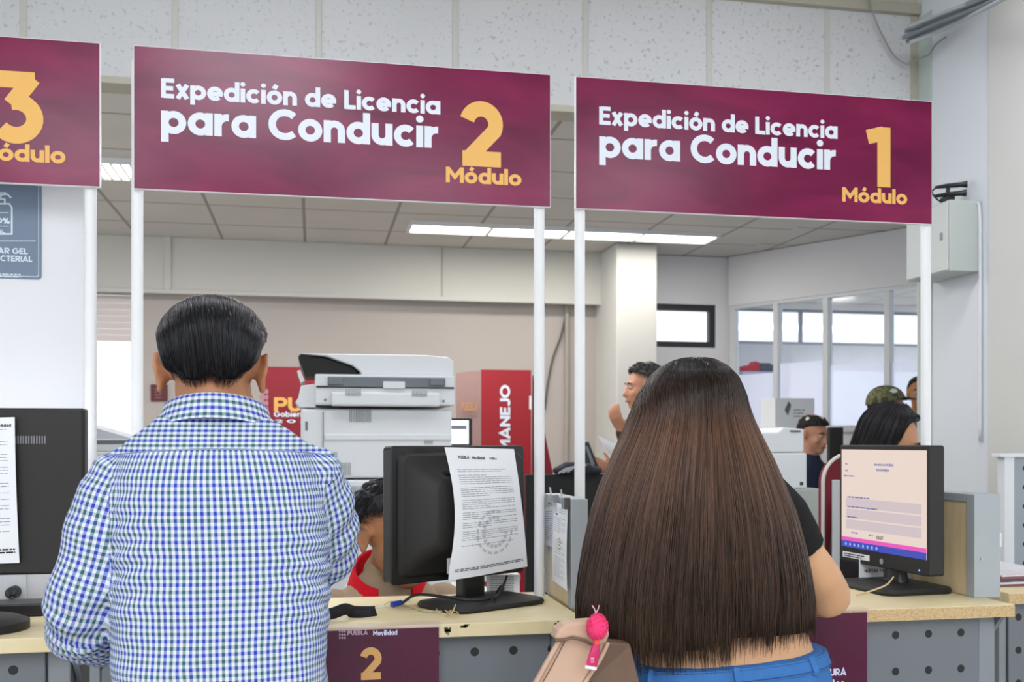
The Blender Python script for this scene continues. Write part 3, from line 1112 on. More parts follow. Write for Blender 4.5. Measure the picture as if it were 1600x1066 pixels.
scr_rect('taskbar', 0, 1, 0, 0.065, '#2a3fb8', 0.5)
scr_rect('pink_band', 0, 1, 0.065, 0.105, '#f04fc0', 0.5)
for i, c in enumerate((0.19, 0.30, 0.41)):
    scr_rect('form_field', 0.06, 0.95, c, c + 0.095, '#dccbcf', 0.46)
for k in range(8):
    scr_rect('taskbar_icon', 0.05 + 0.055 * k, 0.07 + 0.055 * k, 0.018, 0.045, '#8fb2ee', 0.6, 0.0016)
M_SCRTXT = mat('screen_text_ink', '#5a62a0', 0.5, var=0.02, emit=0.25)
lettering('lettering', 'Secretaria de Movilidad', (SX0 + 0.155, -0.0016, 0.333), (1, 0, 0), (0, 0, 1), 0.011, M_SCRTXT, scr, width=0.085, local=True)
lettering('lettering', 'EXAMEN', (SX0 + 0.165, -0.0016, 0.318), (1, 0, 0), (0, 0, 1), 0.010, M_SCRTXT, scr, width=0.055, local=True)
lettering('lettering', '02:27', (SX0 + 0.165, -0.0016, 0.132), (1, 0, 0), (0, 0, 1), 0.013, mat('screen_dark_ink', '#303040', 0.5, emit=0.1), scr, width=0.03, local=True)
mb = MB()
for (zx, zz, w) in ((0.02, 0.337, 0.012), (0.02, 0.318, 0.018), (0.012, 0.303, 0.06), (0.03, 0.243, 0.13), (0.03, 0.215, 0.18), (0.03, 0.186, 0.05), (0.05, 0.142, 0.035), (0.13, 0.142, 0.02)):
    text_lines(mb, (SX0 + zx, -0.0014, zz), (1, 0, 0), (0, 0, 1), w, 1, 0.01, 0.0035, seed=int(zx * 1000 + zz * 1000))
mb.build('printed_lines', M_SCRTXT, scr, local=True)
MB().prism([(x + 0.0, -0.0005, z + 0.073) for x, z in rounded(0.008, 0.008, 0.0079)], (0, -0.0006, 0)).build('emblem', M_GLASSY, m1, local=True)
mb2 = MB().box((-0.182, -0.0008, 0.067), (-0.055, 0, 0.083)).build('asset_sticker', M_PAPER, m1, local=True)
mb = MB()
text_lines(mb, (-0.176, -0.0009, 0.079), (1, 0, 0), (0, 0, 1), 0.11, 2, 0.006, 0.003, seed=5)
mb.build('printed_lines', M_INKD, mb2, local=True)
MB().box((0.155, -0.0008, 0.066), (0.159, 0, 0.069)).build('power_light', emitter('power_led', '#4f8dff', 3), m1, local=True)
MB().tube([(0.02, 0.03, 0.012), (0.02, 0.03, 0.045), (0.02, 0.04, 0.09)], [(0.045, 0.03), (0.036, 0.026), (0.034, 0.026)], 20).build('stand_column', M_BLACK, m1, smooth=True, local=True)
MB().loft([[(x * s + 0.02, y * s + 0.02, z) for x, y in rounded(0.125, 0.108, 0.035)] for z, s in ((0.0, 0.98), (0.008, 1.0), (0.016, 0.97), (0.022, 0.5))]).build('stand_base', M_BLACKM, m1, smooth=True, local=True, angle=25)

# ---- wide monitor at the left edge seen from behind
m3 = thing('monitor', 'wide black monitor seen from behind at the left edge', 'monitor', (-0.765, 2.40, CT), R(-1.5), 'monitors on the counters')
MB().prism([(x, 0.0, z + 0.291) for x, z in rounded(0.272, 0.182, 0.006)], (0, 0.03, 0)).build('housing', M_BLACK, m3, local=True, bevel=0.003)
MB().loft([[(x, y, z + 0.291) for x, z in rounded(w, h, 0.006)] for y, w, h in ((0.0005, 0.27, 0.18), (-0.006, 0.266, 0.176))]).build('back_cover', M_BLACKM, m3, smooth=True, local=True)
mb = MB()
for k in range(14):
    mb.box((0.118 + 0.0055 * k + 0.0, -0.0072, 0.395), (0.121 + 0.0055 * k, -0.0058, 0.412))
mb.build('vent', mat('vent_highlight_grey', '#77787c', 0.4), m3, local=True)  # paler grey paints the highlight reflected on the vent grid
MB().box((-0.035, -0.05, 0.012), (0.035, -0.008, 0.118)).build('stand_column', M_BLACK, m3, local=True, bevel=0.005)
MB().tube([(0.02, -0.05, 0), (0.02, -0.05, 0.018), (0.02, -0.05, 0.026)], [(0.15, 0.11), (0.15, 0.11), (0.13, 0.095)], 40).build('stand_base', M_BLACKM, m3, smooth=True, local=True, angle=25)
MB().box((-0.262, 0.0302, 0.125), (0.262, 0.031, 0.465)).build('screen', M_SCREENW, m3, local=True)
P3 = Vector((0, 2.378, 0))
t = thing('notice_sheet', 'white printed notice taped on the wide black monitor at the left edge', 'notice', (-0.78, 2.38, 1.12))
a, b, c, d = [onplane(x, y, P3, (0, -1, 0)) for x, y in ((-95, 655), (23, 652), (30, 880), (-88, 884))]
so, f = sheet('paper', (a, b, c, d), M_PAPER, t, 0.002, (0, -1, 0), curl=lambda s, t: 0.003 * math.sin(4 * t))
sheet_rows(f, [(0.08, 0.98)] + [(0.14 + 0.022 * k, 1 if k % 4 else 0.5) for k in range(30) if k % 5 != 3], t, 8)
sheet_rows(f, [(0.90, 1.0), (0.92, 1.0)], t, 9, M_INKD, 0.05, 0.95, 0.012, 'printed_border')
sheet_text(f, 'Movilidad', 0.70, 0.065, 0.25, 0.03, M_INKD, t)

# ---- placards hanging on the counter edge
def placard(x0, x1, z0, label, texts, group='placards on the counter fronts'):
    t = thing('counter_placard', label, 'placard', ((x0 + x1) / 2, CF - 0.004, z0), 0, group)
    y = CF - 0.003
    MB().box((x0 + 0.004, y - 0.0006, z0 + 0.004), (x1 - 0.004, y, CT - 0.006)).build('printed_sheet', mat('plum_placard_print', '#520c30', 0.5, var=0.25, scale=7, spec=0.12), t)
    for nm, s, px, py, size, w, m in texts:
        p = at(px, py, y)
        lettering(nm, s, (p.x, y - 0.0007, p.z), (1, 0, 0), (0, 0, 1), size, m, t, width=w)
    mb = MB()
    mb.box((x0, y - 0.004, z0), (x1, y - 0.0022, CT + 0.003)).box((x0, y - 0.004, CT + 0.0005), (x1, y + 0.03, CT + 0.003))
    part_label(mb.build('acrylic_holder', M_ACRYL, t), 'clear acrylic holder')
    return t


M_PALETXT = mat('dim_white_print', '#b9a0b0', 0.5, var=0.02)
p2 = placard(-0.038, 0.274, 0.78, 'plum placard with gold 2 hanging on the counter beside the man',
             [('number', '2', 562, 1063, 0.100, 0.047, M_GOLD),
              ('lettering', 'Movilidad', 583, 993.5, 0.0155, 0.052, M_LETTER),
              ('lettering', 'PUEBLA', 543, 993, 0.0150, 0.043, M_PALETXT),
              ('lettering', 'CAPTURA', 545, 1110, 0.024, 0.10, M_LETTER)])
mb = MB()
y = CF - 0.0037
for k in range(9):     # crest left of the logo
    p = at(531 + (k % 3) * 4, 987 + (k // 3) * 5, y)
    mb.prism([(p.x + 0.0022 * math.cos(PI * i / 3), y, p.z + 0.0026 * math.sin(PI * i / 3)) for i in range(6)], (0, -0.0005, 0))
mb.build('emblem', M_PALETXT, p2)
p1 = placard(0.985, 1.296, 0.78, 'plum placard on the counter beside the woman elbow',
             [('lettering', 'CAPTURA', 1262, 1058, 0.0235, 0.098, M_LETTER), ('lettering', 'CI\u00d3N', 1282, 1077, 0.0235, 0.058, M_LETTER)])

# ---- sheets clipped to the divider
t = thing('clipped_papers', 'printed sheets hanging from clips on the divider', 'papers', (0.60, 2.43, 1.05))
X = 0.599
ca_, cb_ = Vector((X - 0.001, 2.375, 1.247)), Vector((X - 0.001, 2.515, 1.247))
so, f = sheet('paper', (cb_, ca_, Vector((X - 0.006, 2.365, 1.045)), Vector((X - 0.006, 2.515, 1.05))), M_PAPER, t, 0.002, (-1, 0, 0))
sheet_rows(f, [(0.06 + 0.024 * k, 0.95 if k % 3 else 0.6) for k in range(36) if k not in (3, 4, 13, 14, 15, 24)], t, 12)
sheet_rows(f, [(0.13, 0.35)], t, 13, mat('blue_ink', '#2b3f8f', 0.8), 0.15, 0.6, 0.02, 'signature')
sheet_rows(f, [(0.42, 0.3), (0.46, 0.5), (0.5, 0.3), (0.54, 0.4)], t, 14, mat('ochre_ink', '#b99a5c', 0.8), 0.45, 0.8, 0.02, 'printed_mark')
so, f = sheet('paper', (Vector((X, 2.635, 1.225)), Vector((X, 2.52, 1.235)), Vector((X, 2.52, 1.13)), Vector((X, 2.635, 1.13))), mat('grey_white_paper', '#c9ccd4', 0.9), t, 0.001, (-1, 0, 0))
sheet_rows(f, [(0.1 + 0.06 * k, 0.9) for k in range(13)], t, 15, None, 0.1, 0.9, 0.02)
for yy in (2.385, 2.50):
    mb = MB().box((X - 0.012, yy - 0.012, 1.238), (X + 0.0045, yy + 0.012, 1.266))
    mb.tube([(X - 0.013, yy - 0.006, 1.262), (X - 0.016, yy - 0.005, 1.285), (X - 0.016, yy + 0.005, 1.285), (X - 0.013, yy + 0.006, 1.262)], 0.0012, 6)
    mb.build('binder_clip', M_GLASSY, t, bevel=0.002)

# ---- loose things on the counter of module two
def ctop(px, py, lift=0.0):
    """point on the counter top seen at a pixel"""
    d = at(px, py, 1.0) - Vector((0, 0, EYE))
    k = (CT + lift - EYE) / d.z
    return Vector((0, 0, EYE)) + d * k


mb = MB()
ribbon(mb, spline([ctop(505, 962, 0.014), ctop(522, 958, 0.016), ctop(540, 952, 0.022), ctop(556, 956, 0.012), ctop(586, 956, 0.010)]), 0.026, (0, 0.35, 1))
ribbon(mb, spline([ctop(541, 951, 0.021), ctop(548, 958, 0.010), ctop(566, 961, 0.006), ctop(588, 958, 0.006)]), 0.02, (0, 0.6, 1))
tag(mb.build('fabric_strap', mat('black_webbing', '#17151b', 0.9, var=0.15, scale=80), smooth='all'), 'black fabric strap lying on the counter next to the checked sleeve', 'strap')


def cord(name, label, pts, r, m, cat='cord', n=7, group=None, dense=8):
    return tag(MB().tube(spline(pts, dense), r, n).build(name, m, smooth='all'), label, cat, group)


M_CORDB = mat('beige_cord', '#c4b28a', 0.8, var=0.1, scale=60)
rnd = random.Random(4)
pts = [ctop(600, 945, 0.003), ctop(612, 940, 0.01), ctop(625, 944, 0.004), ctop(645, 950, 0.003), ctop(665, 955, 0.004)]
pts += [ctop(688 + 14 * math.cos(k * 1.3) + 3 * k, 956 + 5 * math.sin(k * 1.7), 0.003 + 0.004 * (k % 3)) for k in range(9)]
pts += [ctop(712, 945, 0.022)]
cord('string', 'tangled beige string beside the monitor foot', pts, 0.0014, M_CORDB, 'string')
pts = [ctop(722, 945, 0.004)] + [ctop(716 + 9 * math.cos(k * 1.9) - k, 951 + 5 * math.sin(k * 1.5), 0.003 + 0.003 * (k % 3)) for k in range(9)]
cord('string', 'yellow looped string beside the monitor foot', pts, 0.0014, mat('yellow_cord', '#d9ab2e', 0.7), 'string')
t = thing('blue_connector', 'small blue cable plug on the counter in front of the clerk', 'connector', tuple(ctop(622, 944)))
MB().tube([ctop(612, 945, 0.008), ctop(627, 942, 0.009)], [(0.007, 0.006), (0.007, 0.006)], 8).build('plug', mat('blue_plastic', '#2941b0', 0.4), t, smooth=True)
MB().tube(spline([ctop(627, 942, 0.009), ctop(640, 938, 0.012), ctop(600, 948, 0.004), ctop(585, 951, 0.004)]), 0.0011, 6).build('lead', M_WHITE, t, smooth='all')
cord('monitor_cable', 'black cable arching over the foot of the square monitor', [ctop(628, 943, 0.012), ctop(650, 930, 0.03), ctop(690, 932, 0.035), ctop(735, 938, 0.03), ctop(765, 936, 0.022)], 0.0035, M_CABLE, 'cable')
t = thing('power_cable', 'black cable with a ferrite bead hanging behind the square monitor', 'cable', tuple(ctop(778, 928)))
MB().tube(spline([at(792, 900, 2.60), at(788, 912, 2.585), at(780, 926, 2.555), ctop(772, 935, 0.026)]), 0.0032, 8).build('lead', M_CABLE, t, smooth='all')
MB().tube([at(784, 919, 2.57), at(777, 930, 2.545)], [0.008, 0.008], 10).build('ferrite_bead', M_BLACK, t, smooth=True)

# ---- things by the lit monitor
cord('screen_cable', 'black cable curving onto the foot of the lit monitor', [ctop(1336, 912, 0.010), ctop(1350, 907, 0.02), ctop(1372, 905, 0.02), ctop(1392, 908, 0.028)], 0.003, M_CABLE, 'cable')
cord('screen_cable', 'beige cable draped over the foot of the lit monitor', [ctop(1338, 931, 0.008), ctop(1360, 924, 0.02), ctop(1385, 914, 0.032), ctop(1396, 902, 0.045)], 0.0022, M_CORDB, 'cable')
t = thing('card_sign', 'small white lettered card standing behind the foot of the lit monitor', 'card', (1.50, 2.63, CT))
a, b = at(1343, 905, 2.645), at(1400, 905, 2.645)
MB().box((a.x, 2.645, CT), (b.x, 2.648, 1.075)).build('card', M_PAPER, t)
lettering('lettering', 'NUEVAS Y RENO', (a.x + 0.015, 2.6448, 1.03), (1, 0, 0), (0, 0, 1), 0.014, M_INKD, t, width=0.085)
tag(MB().box((1.434, 2.650, CT), (1.455, 2.66, 1.292)).build('upright_panel', M_GREYMETAL2, bevel=0.002), 'thin pale metal panel standing upright left of the lit monitor', 'panel')

# ---- by the left edge
t = thing('wall_outlet', 'white power outlet with a black plug behind the left counter', 'outlet', (-0.72, WLY, 1.04))
a, b = at(5, 920, WLY), at(42, 920, WLY)
MB().prism([(a.x + (b.x - a.x) / 2 + x, WLY, 1.052 + z) for x, z in rounded((b.x - a.x) / 2, 0.05, 0.008)], (0, -0.006, 0)).build('cover_plate', M_WHITE, t, bevel=0.002)
p = at(23, 925, WLY - 0.006)
MB().tube([(p.x, WLY - 0.006, p.z), (p.x, WLY - 0.035, p.z), (p.x + 0.004, WLY - 0.045, p.z - 0.006)], [0.016, 0.015, 0.007], 12).build('plug', M_BLACK, t, smooth=True)
MB().tube(spline([(p.x + 0.004, WLY - 0.045, p.z - 0.006), (p.x + 0.012, WLY - 0.05, p.z - 0.025), (p.x + 0.03, WLY - 0.05, p.z - 0.037), (p.x + 0.06, WLY - 0.06, CT + 0.004)]), 0.004, 8).build('lead', mat('navy_cable', '#27345c', 0.5), t, smooth='all')
a = at(67, 955, 2.5)
tag(MB().box((-1.05, 2.50, CT), (a.x, 2.585, CT + 0.030)).build('flat_box', M_BLACK, bevel=0.004), 'flat black box lying behind the foot of the left monitor', 'box')
# hand gel poster on the white partition
t = thing('gel_poster', 'slate blue hand gel poster on the white partition wall', 'poster', (-0.78, WLY, 1.78))
a, b = at(65, 295, WLY), at(65, 437, WLY)
pc = at(2, 360, WLY)
hw = a.x - pc.x
zc, hh = (a.z + b.z) / 2 + 0.02, (a.z - b.z) / 2 + 0.02
MB().prism([(pc.x + x, WLY - 0.0005, zc + z) for x, z in rounded(hw, hh, 0.008)], (0, -0.002, 0)).build('poster_sheet', mat('slate_blue_print', '#67778c', 0.45, var=0.04), t)
yy = WLY - 0.0032
M_POSTXT = mat('pale_blue_print', '#c9d6e2', 0.6, var=0.02)


def outline(mb, pts, w, y):
    L, Rr = stroke_quads(pts, w)
    n = len(L)
    mb.add([(p.x, y, p.y) for p in L] + [(p.x, y, p.y) for p in Rr], [(i, n + i, n + i + 1, i + 1) for i in range(n - 1)])


mb = MB()
o2 = rounded(hw - 0.006, hh - 0.006, 0.006)
outline(mb, [(pc.x + x, zc + z) for x, z in o2] + [(pc.x + o2[0][0], zc + o2[0][1])], 0.0016, yy)
mb.build('border_line', M_POSTXT, t)
mb = MB()


def PX(x, y):
    p = at(x, y, WLY)
    return (p.x, p.z)


for pl in ([(19, 366), (19, 325), (15, 319), (-12, 319), (-16, 325), (-16, 366), (19, 366)],
           [(8, 319), (8, 312), (-4, 312), (-4, 319)], [(2, 312), (2, 305), (12, 304), (18, 310)], [(2, 305), (-2, 302), (10, 302)],
           [(-16, 333), (14, 333)], [(-16, 354), (14, 354)], [(-50, 377), (56, 377)]):
    outline(mb, [PX(*q) for q in pl], 0.004 if len(pl) > 2 else 0.0018, yy)
mb.build('bottle_drawing', M_POSTXT, t)
for s, x0, x1, y0, size in (('70%', -13, 16, 349, 0.019), ('GEL', -8, 8, 364, 0.011), ('UTILIZAR GEL', -40, 44, 395, 0.020), ('ANTIBACTERIAL', -46, 51, 407, 0.020)):
    p, q = at(x0, y0, WLY), at(x1, y0, WLY)
    lettering('lettering', s, (p.x, yy, p.z), (1, 0, 0), (0, 0, 1), size, M_POSTXT, t, width=q.x - p.x)
mb = MB()
text_lines(mb, (at(-30, 429, WLY).x, yy, at(-30, 427, WLY).z), (1, 0, 0), (0, 0, 1), at(33, 429, WLY).x - at(-30, 429, WLY).x, 2, 0.0055, 0.003, seed=3, fill=(1, 1))
mb.build('printed_lines', M_POSTXT, t)

# leaflets on the far right counter
for k in range(5):
    o = MB().prism([(1.84 + x + 0.004 * k, 2.50 + y, CT + 0.007 * k) for x, y in ((0, 0), (0.21, 0.01), (0.2, 0.29), (-0.01, 0.28))], (0, 0, 0.006)).build('leaflet', mat('leaflet_print_%d' % (k % 3), ('#7a4a55', '#c9c6cc', '#54404c')[k % 3], 0.4, var=0.3, scale=25))
    tag(o, 'printed leaflet in the pile on the far right counter', 'leaflet', 'pile of leaflets')

t = thing('form_sheet', 'white printed form standing behind the foot of the square monitor', 'paper', tuple(at(790, 932, 2.64)))
so, f = sheet('paper', (at(760, 898, 2.648), at(812, 898, 2.648), at(812, 932, 2.640), at(760, 932, 2.640)), M_PAPER, t, 0.0, (0, -1, 0))
sheet_rows(f, [(0.1 + 0.1 * k, 0.9) for k in range(8)], t, 31, None, 0.1, 0.9, 0.03)

# ================================================================== THE OFFICE BEHIND
def slab(name, lo, hi, m, label, cat, group=None, bevel=0.004):
    return tag(MB().box(lo, hi).build(name, m, bevel=bevel), label, cat, group)


# ---- big white copier
CY = 3.98
t = thing('copier', 'large white office copier behind the seated clerk', 'copier', (0.25, CY + 0.3, 0.76))
xl, xr = at(470, 600, CY).x, at(706, 600, CY).x
zj = at(600, 748, CY).z
zb = at(600, 640, CY).z
MB().box((xl + 0.02, CY, 0.76), (xr, CY + 0.55, zj - 0.004)).build('paper_cabinet', M_WHITE, t, bevel=0.008)
MB().box((xl, CY, zj + 0.002), (xr, CY + 0.55, zb)).build('body', M_WHITE, t, bevel=0.008)
MB().box((xl + 0.082, CY - 0.006, zj + 0.002), (xl + 0.085, CY, zb - 0.01)).build('panel_seam', M_GREYP, t)
MB().box((xl + 0.09, CY - 0.004, at(600, 688, CY).z), (xr, CY, at(600, 679, CY).z)).build('panel_ridge', M_WHITE, t, bevel=0.002)
x0, x1 = at(492, 620, CY).x, at(710, 620, CY).x
z0, z1 = at(600, 634, CY).z, at(600, 586, CY).z
MB().box((x0, CY - 0.012, z0), (x1, CY + 0.55, z1)).build('scanner_unit', M_WHITE, t, bevel=0.006)
MB().box((x0 + 0.06, CY - 0.03, z0 - 0.004), (x1 - 0.06, CY - 0.012, z0 + 0.05)).build('scanner_lip', M_WHITE, t, bevel=0.008)
hz0, hz1 = at(600, 605.5, CY).z, at(600, 590, CY).z
hx0, hx1 = at(512, 600, CY).x, at(695, 600, CY).x
MB().box((hx0, CY - 0.018, hz0), (hx1, CY - 0.01, hz1)).build('hinge_cover', M_GREYP, t, bevel=0.002)
MB().box((x0 + 0.005, CY - 0.0145, hz0 - 0.004), (x1 - 0.003, CY - 0.011, hz0 + 0.003)).build('seam', M_BLACK, t)
for a, b in ((513, 536), (671, 692)):
    MB().box((at(a, 600, CY).x, CY - 0.026, hz0 + 0.008), (at(b, 600, CY).x, CY - 0.018, hz1 - 0.004)).build('hinge', M_GREYP, t, bevel=0.002)
MB().box((at(598, 600, CY).x, CY - 0.024, hz0 - 0.006), (at(632, 600, CY).x, CY - 0.018, hz0 + 0.022)).build('hinge_block', M_WHITE, t, bevel=0.002)
# document feeder: rounded cover, dark open tray on the left
zt = at(600, 553, CY).z
xs0, xs1 = at(560, 560, CY).x, at(710, 560, CY).x
prof = [(xs1, z1), (xs1, zt - 0.025), (xs1 - 0.02, zt - 0.008), (xs1 - 0.1, zt - 0.001), (xs0 + 0.10, zt), (at(467, 556, CY).x, zt - 0.002), (at(510, 556, CY).x, zt - 0.010), (xs0 - 0.02, zt - 0.045), (xs0 + 0.01, z1 + 0.012), (xs0 + 0.012, z1)]
MB().prism([(x, CY + 0.02, z) for x, z in prof], (0, 0.45, 0)).build('feeder_cover', M_WHITE, t, bevel=0.005)
tr = [(at(466, 556, CY).x, zt - 0.006), (at(505, 560, CY).x, zt - 0.014), (xs0 - 0.02, zt - 0.05), (xs0 + 0.005, z1 + 0.003), (at(476, 586, CY).x, z1 + 0.003), (at(466, 560, CY).x, zt - 0.02)]
MB().prism([(x, CY + 0.06, z) for x, z in tr], (0, 0.40, 0)).build('document_tray', M_BLACKM, t)
# control panel sticking out on the left
c0x, c1x = at(461, 630, CY).x, at(494, 630, CY).x
MB().prism([(c0x, CY + 0.01, at(0, 626, CY).z), (c0x + 0.012, CY + 0.01, at(0, 618, CY).z), (at(470, 600, CY).x, CY + 0.01, at(0, 598, CY).z), (c1x, CY + 0.01, at(0, 594, CY).z), (c1x, CY + 0.01, at(0, 634, CY).z), (at(468, 634, CY).x, CY + 0.01, at(0, 634, CY).z)], (0, 0.3, 0)).build('control_panel', M_WHITE, t, bevel=0.004)
MB().prism([(at(464, 572, CY).x, CY + 0.03, at(0, 573, CY).z), (at(469, 570, CY).x, CY + 0.03, at(0, 571, CY).z), (at(476, 589, CY).x, CY + 0.03, at(0, 589, CY).z), (at(470, 592, CY).x, CY + 0.03, at(0, 592, CY).z)], (0, 0.25, 0)).build('feeder_handle', M_WHITE, t)
MB().box((at(477, 660, CY).x, CY - 0.002, at(0, 672, CY).z), (at(481, 660, CY).x, CY, at(0, 657, CY).z)).build('latch', M_GREYP, t)


def vent(x0p, x1p, y0p, y1p, n, Y):
    mb = MB()
    a, b = at(x0p, y0p, Y), at(x1p, y1p, Y)
    for k in range(n):
        x = a.x + (b.x - a.x) * k / n
        mb.box((x, Y - 0.001, b.z), (x + (b.x - a.x) / n * 0.45, Y, a.z))
    mb.build('vent', mat('vent_shadow_grey', '#8d9494', 0.8), t)


vent(540, 565, 608, 619, 12, CY - 0.031)
vent(644, 668, 610, 620, 12, CY - 0.031)
vent(546, 581, 639, 660, 14, CY - 0.001)
vent(663, 677, 687, 694, 7, CY - 0.001)
vent(530, 549, 723, 743, 8, CY - 0.001)
vent(520, 528, 706, 718, 4, CY - 0.001)
vent(540, 575, 760, 790, 14, CY - 0.001)
vent(540, 575, 800, 830, 14, CY - 0.001)
for px, py in ((508, 625), (693, 627)):
    p = at(px, py, CY - 0.0125)
    MB().cyl((p.x, p.y, p.z), (p.x, p.y - 0.002, p.z), 0.005, n=12).build('screw', M_GREYP, t)
slab('equipment_table', (-0.15, CY - 0.05, 0), (0.75, CY + 0.65, 0.76), M_OFFWHITE, 'low white table under the large copier', 'table')

# ---- maroon banner with the state name, behind the copier
BY = 6.0
M_RED = mat('deep_red_print', '#8c1526', 0.55, var=0.08, scale=6)
t = thing('banner_panel', 'dark red lettered banner panel partly hidden by the copier', 'banner', (0.1, BY, 0))
a = at(411, 573, BY)
MB().box((a.x, BY, 0), (0.55, BY + 0.03, a.z)).build('panel', M_RED, t)
ps, pe = at(428, 643, BY), at(466, 643, BY)
lettering('lettering', 'PUEBLA', (ps.x, BY - 0.001, ps.z), (1, 0, 0), (0, 0, 1), 0.115, M_GOLD, t, width=0.46)
ps = at(428, 651.5, BY)
lettering('lettering', 'Gobierno', (ps.x, BY - 0.001, ps.z), (1, 0, 0), (0, 0, 1), 0.044, M_LETTER, t, width=0.20)
ps = at(429, 661, BY)
lettering('lettering', '2 0 2 4', (ps.x, BY - 0.001, ps.z), (1, 0, 0), (0, 0, 1), 0.028, M_LETTER, t, width=0.26)
mb = MB()
for k in range(12):
    p = at(408 + (k % 3) * 4.5, 612 + (k // 3) * 9, BY - 0.002)
    mb.prism([(p.x + 0.009 * math.cos(PI * i / 4), p.y, p.z + 0.016 * math.sin(PI * i / 4)) for i in range(8)], (0, -0.001, 0))
mb.build('emblem', mat('pink_print', '#b98591', 0.6), t)
p, q = at(236, 601, FY), at(262, 627, FY)
t = thing('wall_plaque', 'small dark red plaque on the far wall left of the man head', 'plaque', (p.x, FY, q.z))
MB().box((p.x, FY - 0.02, q.z), (q.x, FY, p.z)).build('plate', mat('dull_maroon', '#5a2530', 0.6), t, bevel=0.003)
mb = MB()
text_lines(mb, (p.x + 0.03, FY - 0.021, p.z - 0.03), (1, 0, 0), (0, 0, 1), q.x - p.x - 0.06, 4, 0.022, 0.009, seed=2)
mb.build('printed_lines', mat('dull_pink_print', '#8c6068', 0.7), t)

# ---- red booth with upright lettering
t = thing('display_booth', 'tall red booth with white upright lettering beside the copier', 'booth', (1.1, BY, 0))
x0, x1 = at(752, 600, BY).x, at(830, 600, BY).x
zt = at(790, 578, BY).z
MB().box((x0, BY, 0), (x1, BY + 0.03, zt)).build('front_panel', mat('bright_red_print', '#9c1020', 0.5, var=0.06, scale=8), t)
xs = at(714, 600, BY).x
MB().prism([(xs, BY + 0.02, 0), (x0, BY + 0.005, 0), (x0, BY + 0.005, zt - 0.005), (xs, BY + 0.02, zt - 0.02)], (0, 0.02, 0)).build('side_panel', mat('glare_pink_panel', '#9a7a74', 0.35, var=0.06), t)  # glare that washes out this face is put into its colour
MB().prism([(x1, BY + 0.01, 0), (x1 + 0.62, BY + 0.03, 0), (at(866, 745, BY).x, BY + 0.02, at(866, 745, BY).z), (x1 + 0.015, BY + 0.01, zt - 0.03)], (0, 0.03, 0)).build('slanted_panel', mat('dark_red_panel', '#7d1424', 0.5, var=0.06), t)
p = at(797, 602, BY)
lettering('lettering', 'MANEJO', (p.x, BY - 0.001, p.z - 0.405), (0, 0, 1), (-1, 0, 0), 0.088, M_LETTER, t, width=0.405)
p = at(720, 642, BY)
lettering('lettering', 'PUEBLA', (p.x, BY + 0.003, p.z), (1, -0.08, 0), (0, 0, 1), 0.07, mat('glare_orange_print', '#b98a62', 0.5), t, width=0.10)  # letters paled in colour by the same painted glare
p = at(830, 632, BY)
MB().box((p.x - 0.012, BY - 0.002, p.z - 0.03), (p.x + 0.0, BY, p.z + 0.05)).build('sticker', M_PAPER, t)

# ---- small computer beside the copier, on a white desk
t = thing('desk_monitor', 'small lit monitor peeping out right of the copier', 'monitor', (at(715, 690, 4.8).x, 4.8, 1.36))
a, b = at(690, 653, 4.8), at(738, 702, 4.8)
MB().box((a.x, 4.8, b.z), (b.x, 4.84, a.z)).build('housing', M_BLACK, t, bevel=0.004)
a2, b2 = at(690, 657, 4.8), at(732, 694, 4.8)
MB().box((a2.x, 4.797, b2.z), (b2.x, 4.8, a2.z)).build('screen', M_SCREENW, t)
a3, b3 = at(690, 665, 4.8), at(729, 671, 4.8)
MB().box((a3.x, 4.7955, b3.z), (b3.x, 4.797, a3.z)).build('page_header', mat('screen_header_grey', '#6f7078', 0.5, emit=0.2), t)
MB().box((b.x - 0.16, 4.81, 0.78), (b.x - 0.10, 4.83, b.z)).build('stand_column', M_BLACK, t)
def desk(x0, x1, y0, y1, z, m, label):
    t = thing('desk', label, 'desk', ((x0 + x1) / 2, (y0 + y1) / 2, 0))
    MB().box((x0, y0, z - 0.03), (x1, y1, z)).build('desk_top', m, t, bevel=0.003)
    for a in (x0 + 0.02, x1 - 0.05):
        MB().box((a, y0 + 0.03, 0), (a + 0.03, y1 - 0.03, z - 0.03)).build('side_panel', m, t)
    return t


desk(0.56, 0.95, 4.68, 5.2, 0.78, M_WHITE, 'white desk under the small lit monitor')
p, q = at(740, 691, 5.3), at(752, 691, 5.3)
# ---- black screen wall behind module two and the jacket on it
a, b = at(822, 742, 4.5), at(1000, 744, 4.5)
slab('desk_screen', (a.x, 4.5, 0), (b.x, 4.54, a.z), mat('black_fabric_panel', '#1d1e1e', 0.9, var=0.1), 'black desk screen behind the divider', 'desk screen')
t = thing('jacket', 'dark striped jacket heaped on the black desk screen', 'jacket', (at(885, 740, 4.52).x, 4.52, a.z))
mb = MB()
for px, py, rx, rz_ in ((880, 735, 0.05, 0.022), (893, 731, 0.06, 0.03), (910, 732, 0.055, 0.028), (924, 736, 0.05, 0.022), (905, 737, 0.08, 0.016)):
    p = at(px, py, 4.52)
    mb.ball(p, (rx, 0.05, rz_), 14, 8)
me = organic(mb, 0.008, 3)
from_mesh(me, 'cloth', mat('dark_navy_cloth', '#22232e', 0.9, var=0.2, scale=30), t, lambda p, n: 0.006 * noise.noise(p * 30))
mb = MB()
for k in range(3):
    ribbon(mb, [at(872 + k * 7, 740 - k, 4.455), at(884 + k * 8, 733 - 2 * k, 4.45), at(900 + k * 8, 729 - k, 4.452)], 0.008, (0, -0.3, 1))
mb.build('stripe', mat('pale_stripe_cloth', '#a9a7b0', 0.9), t)

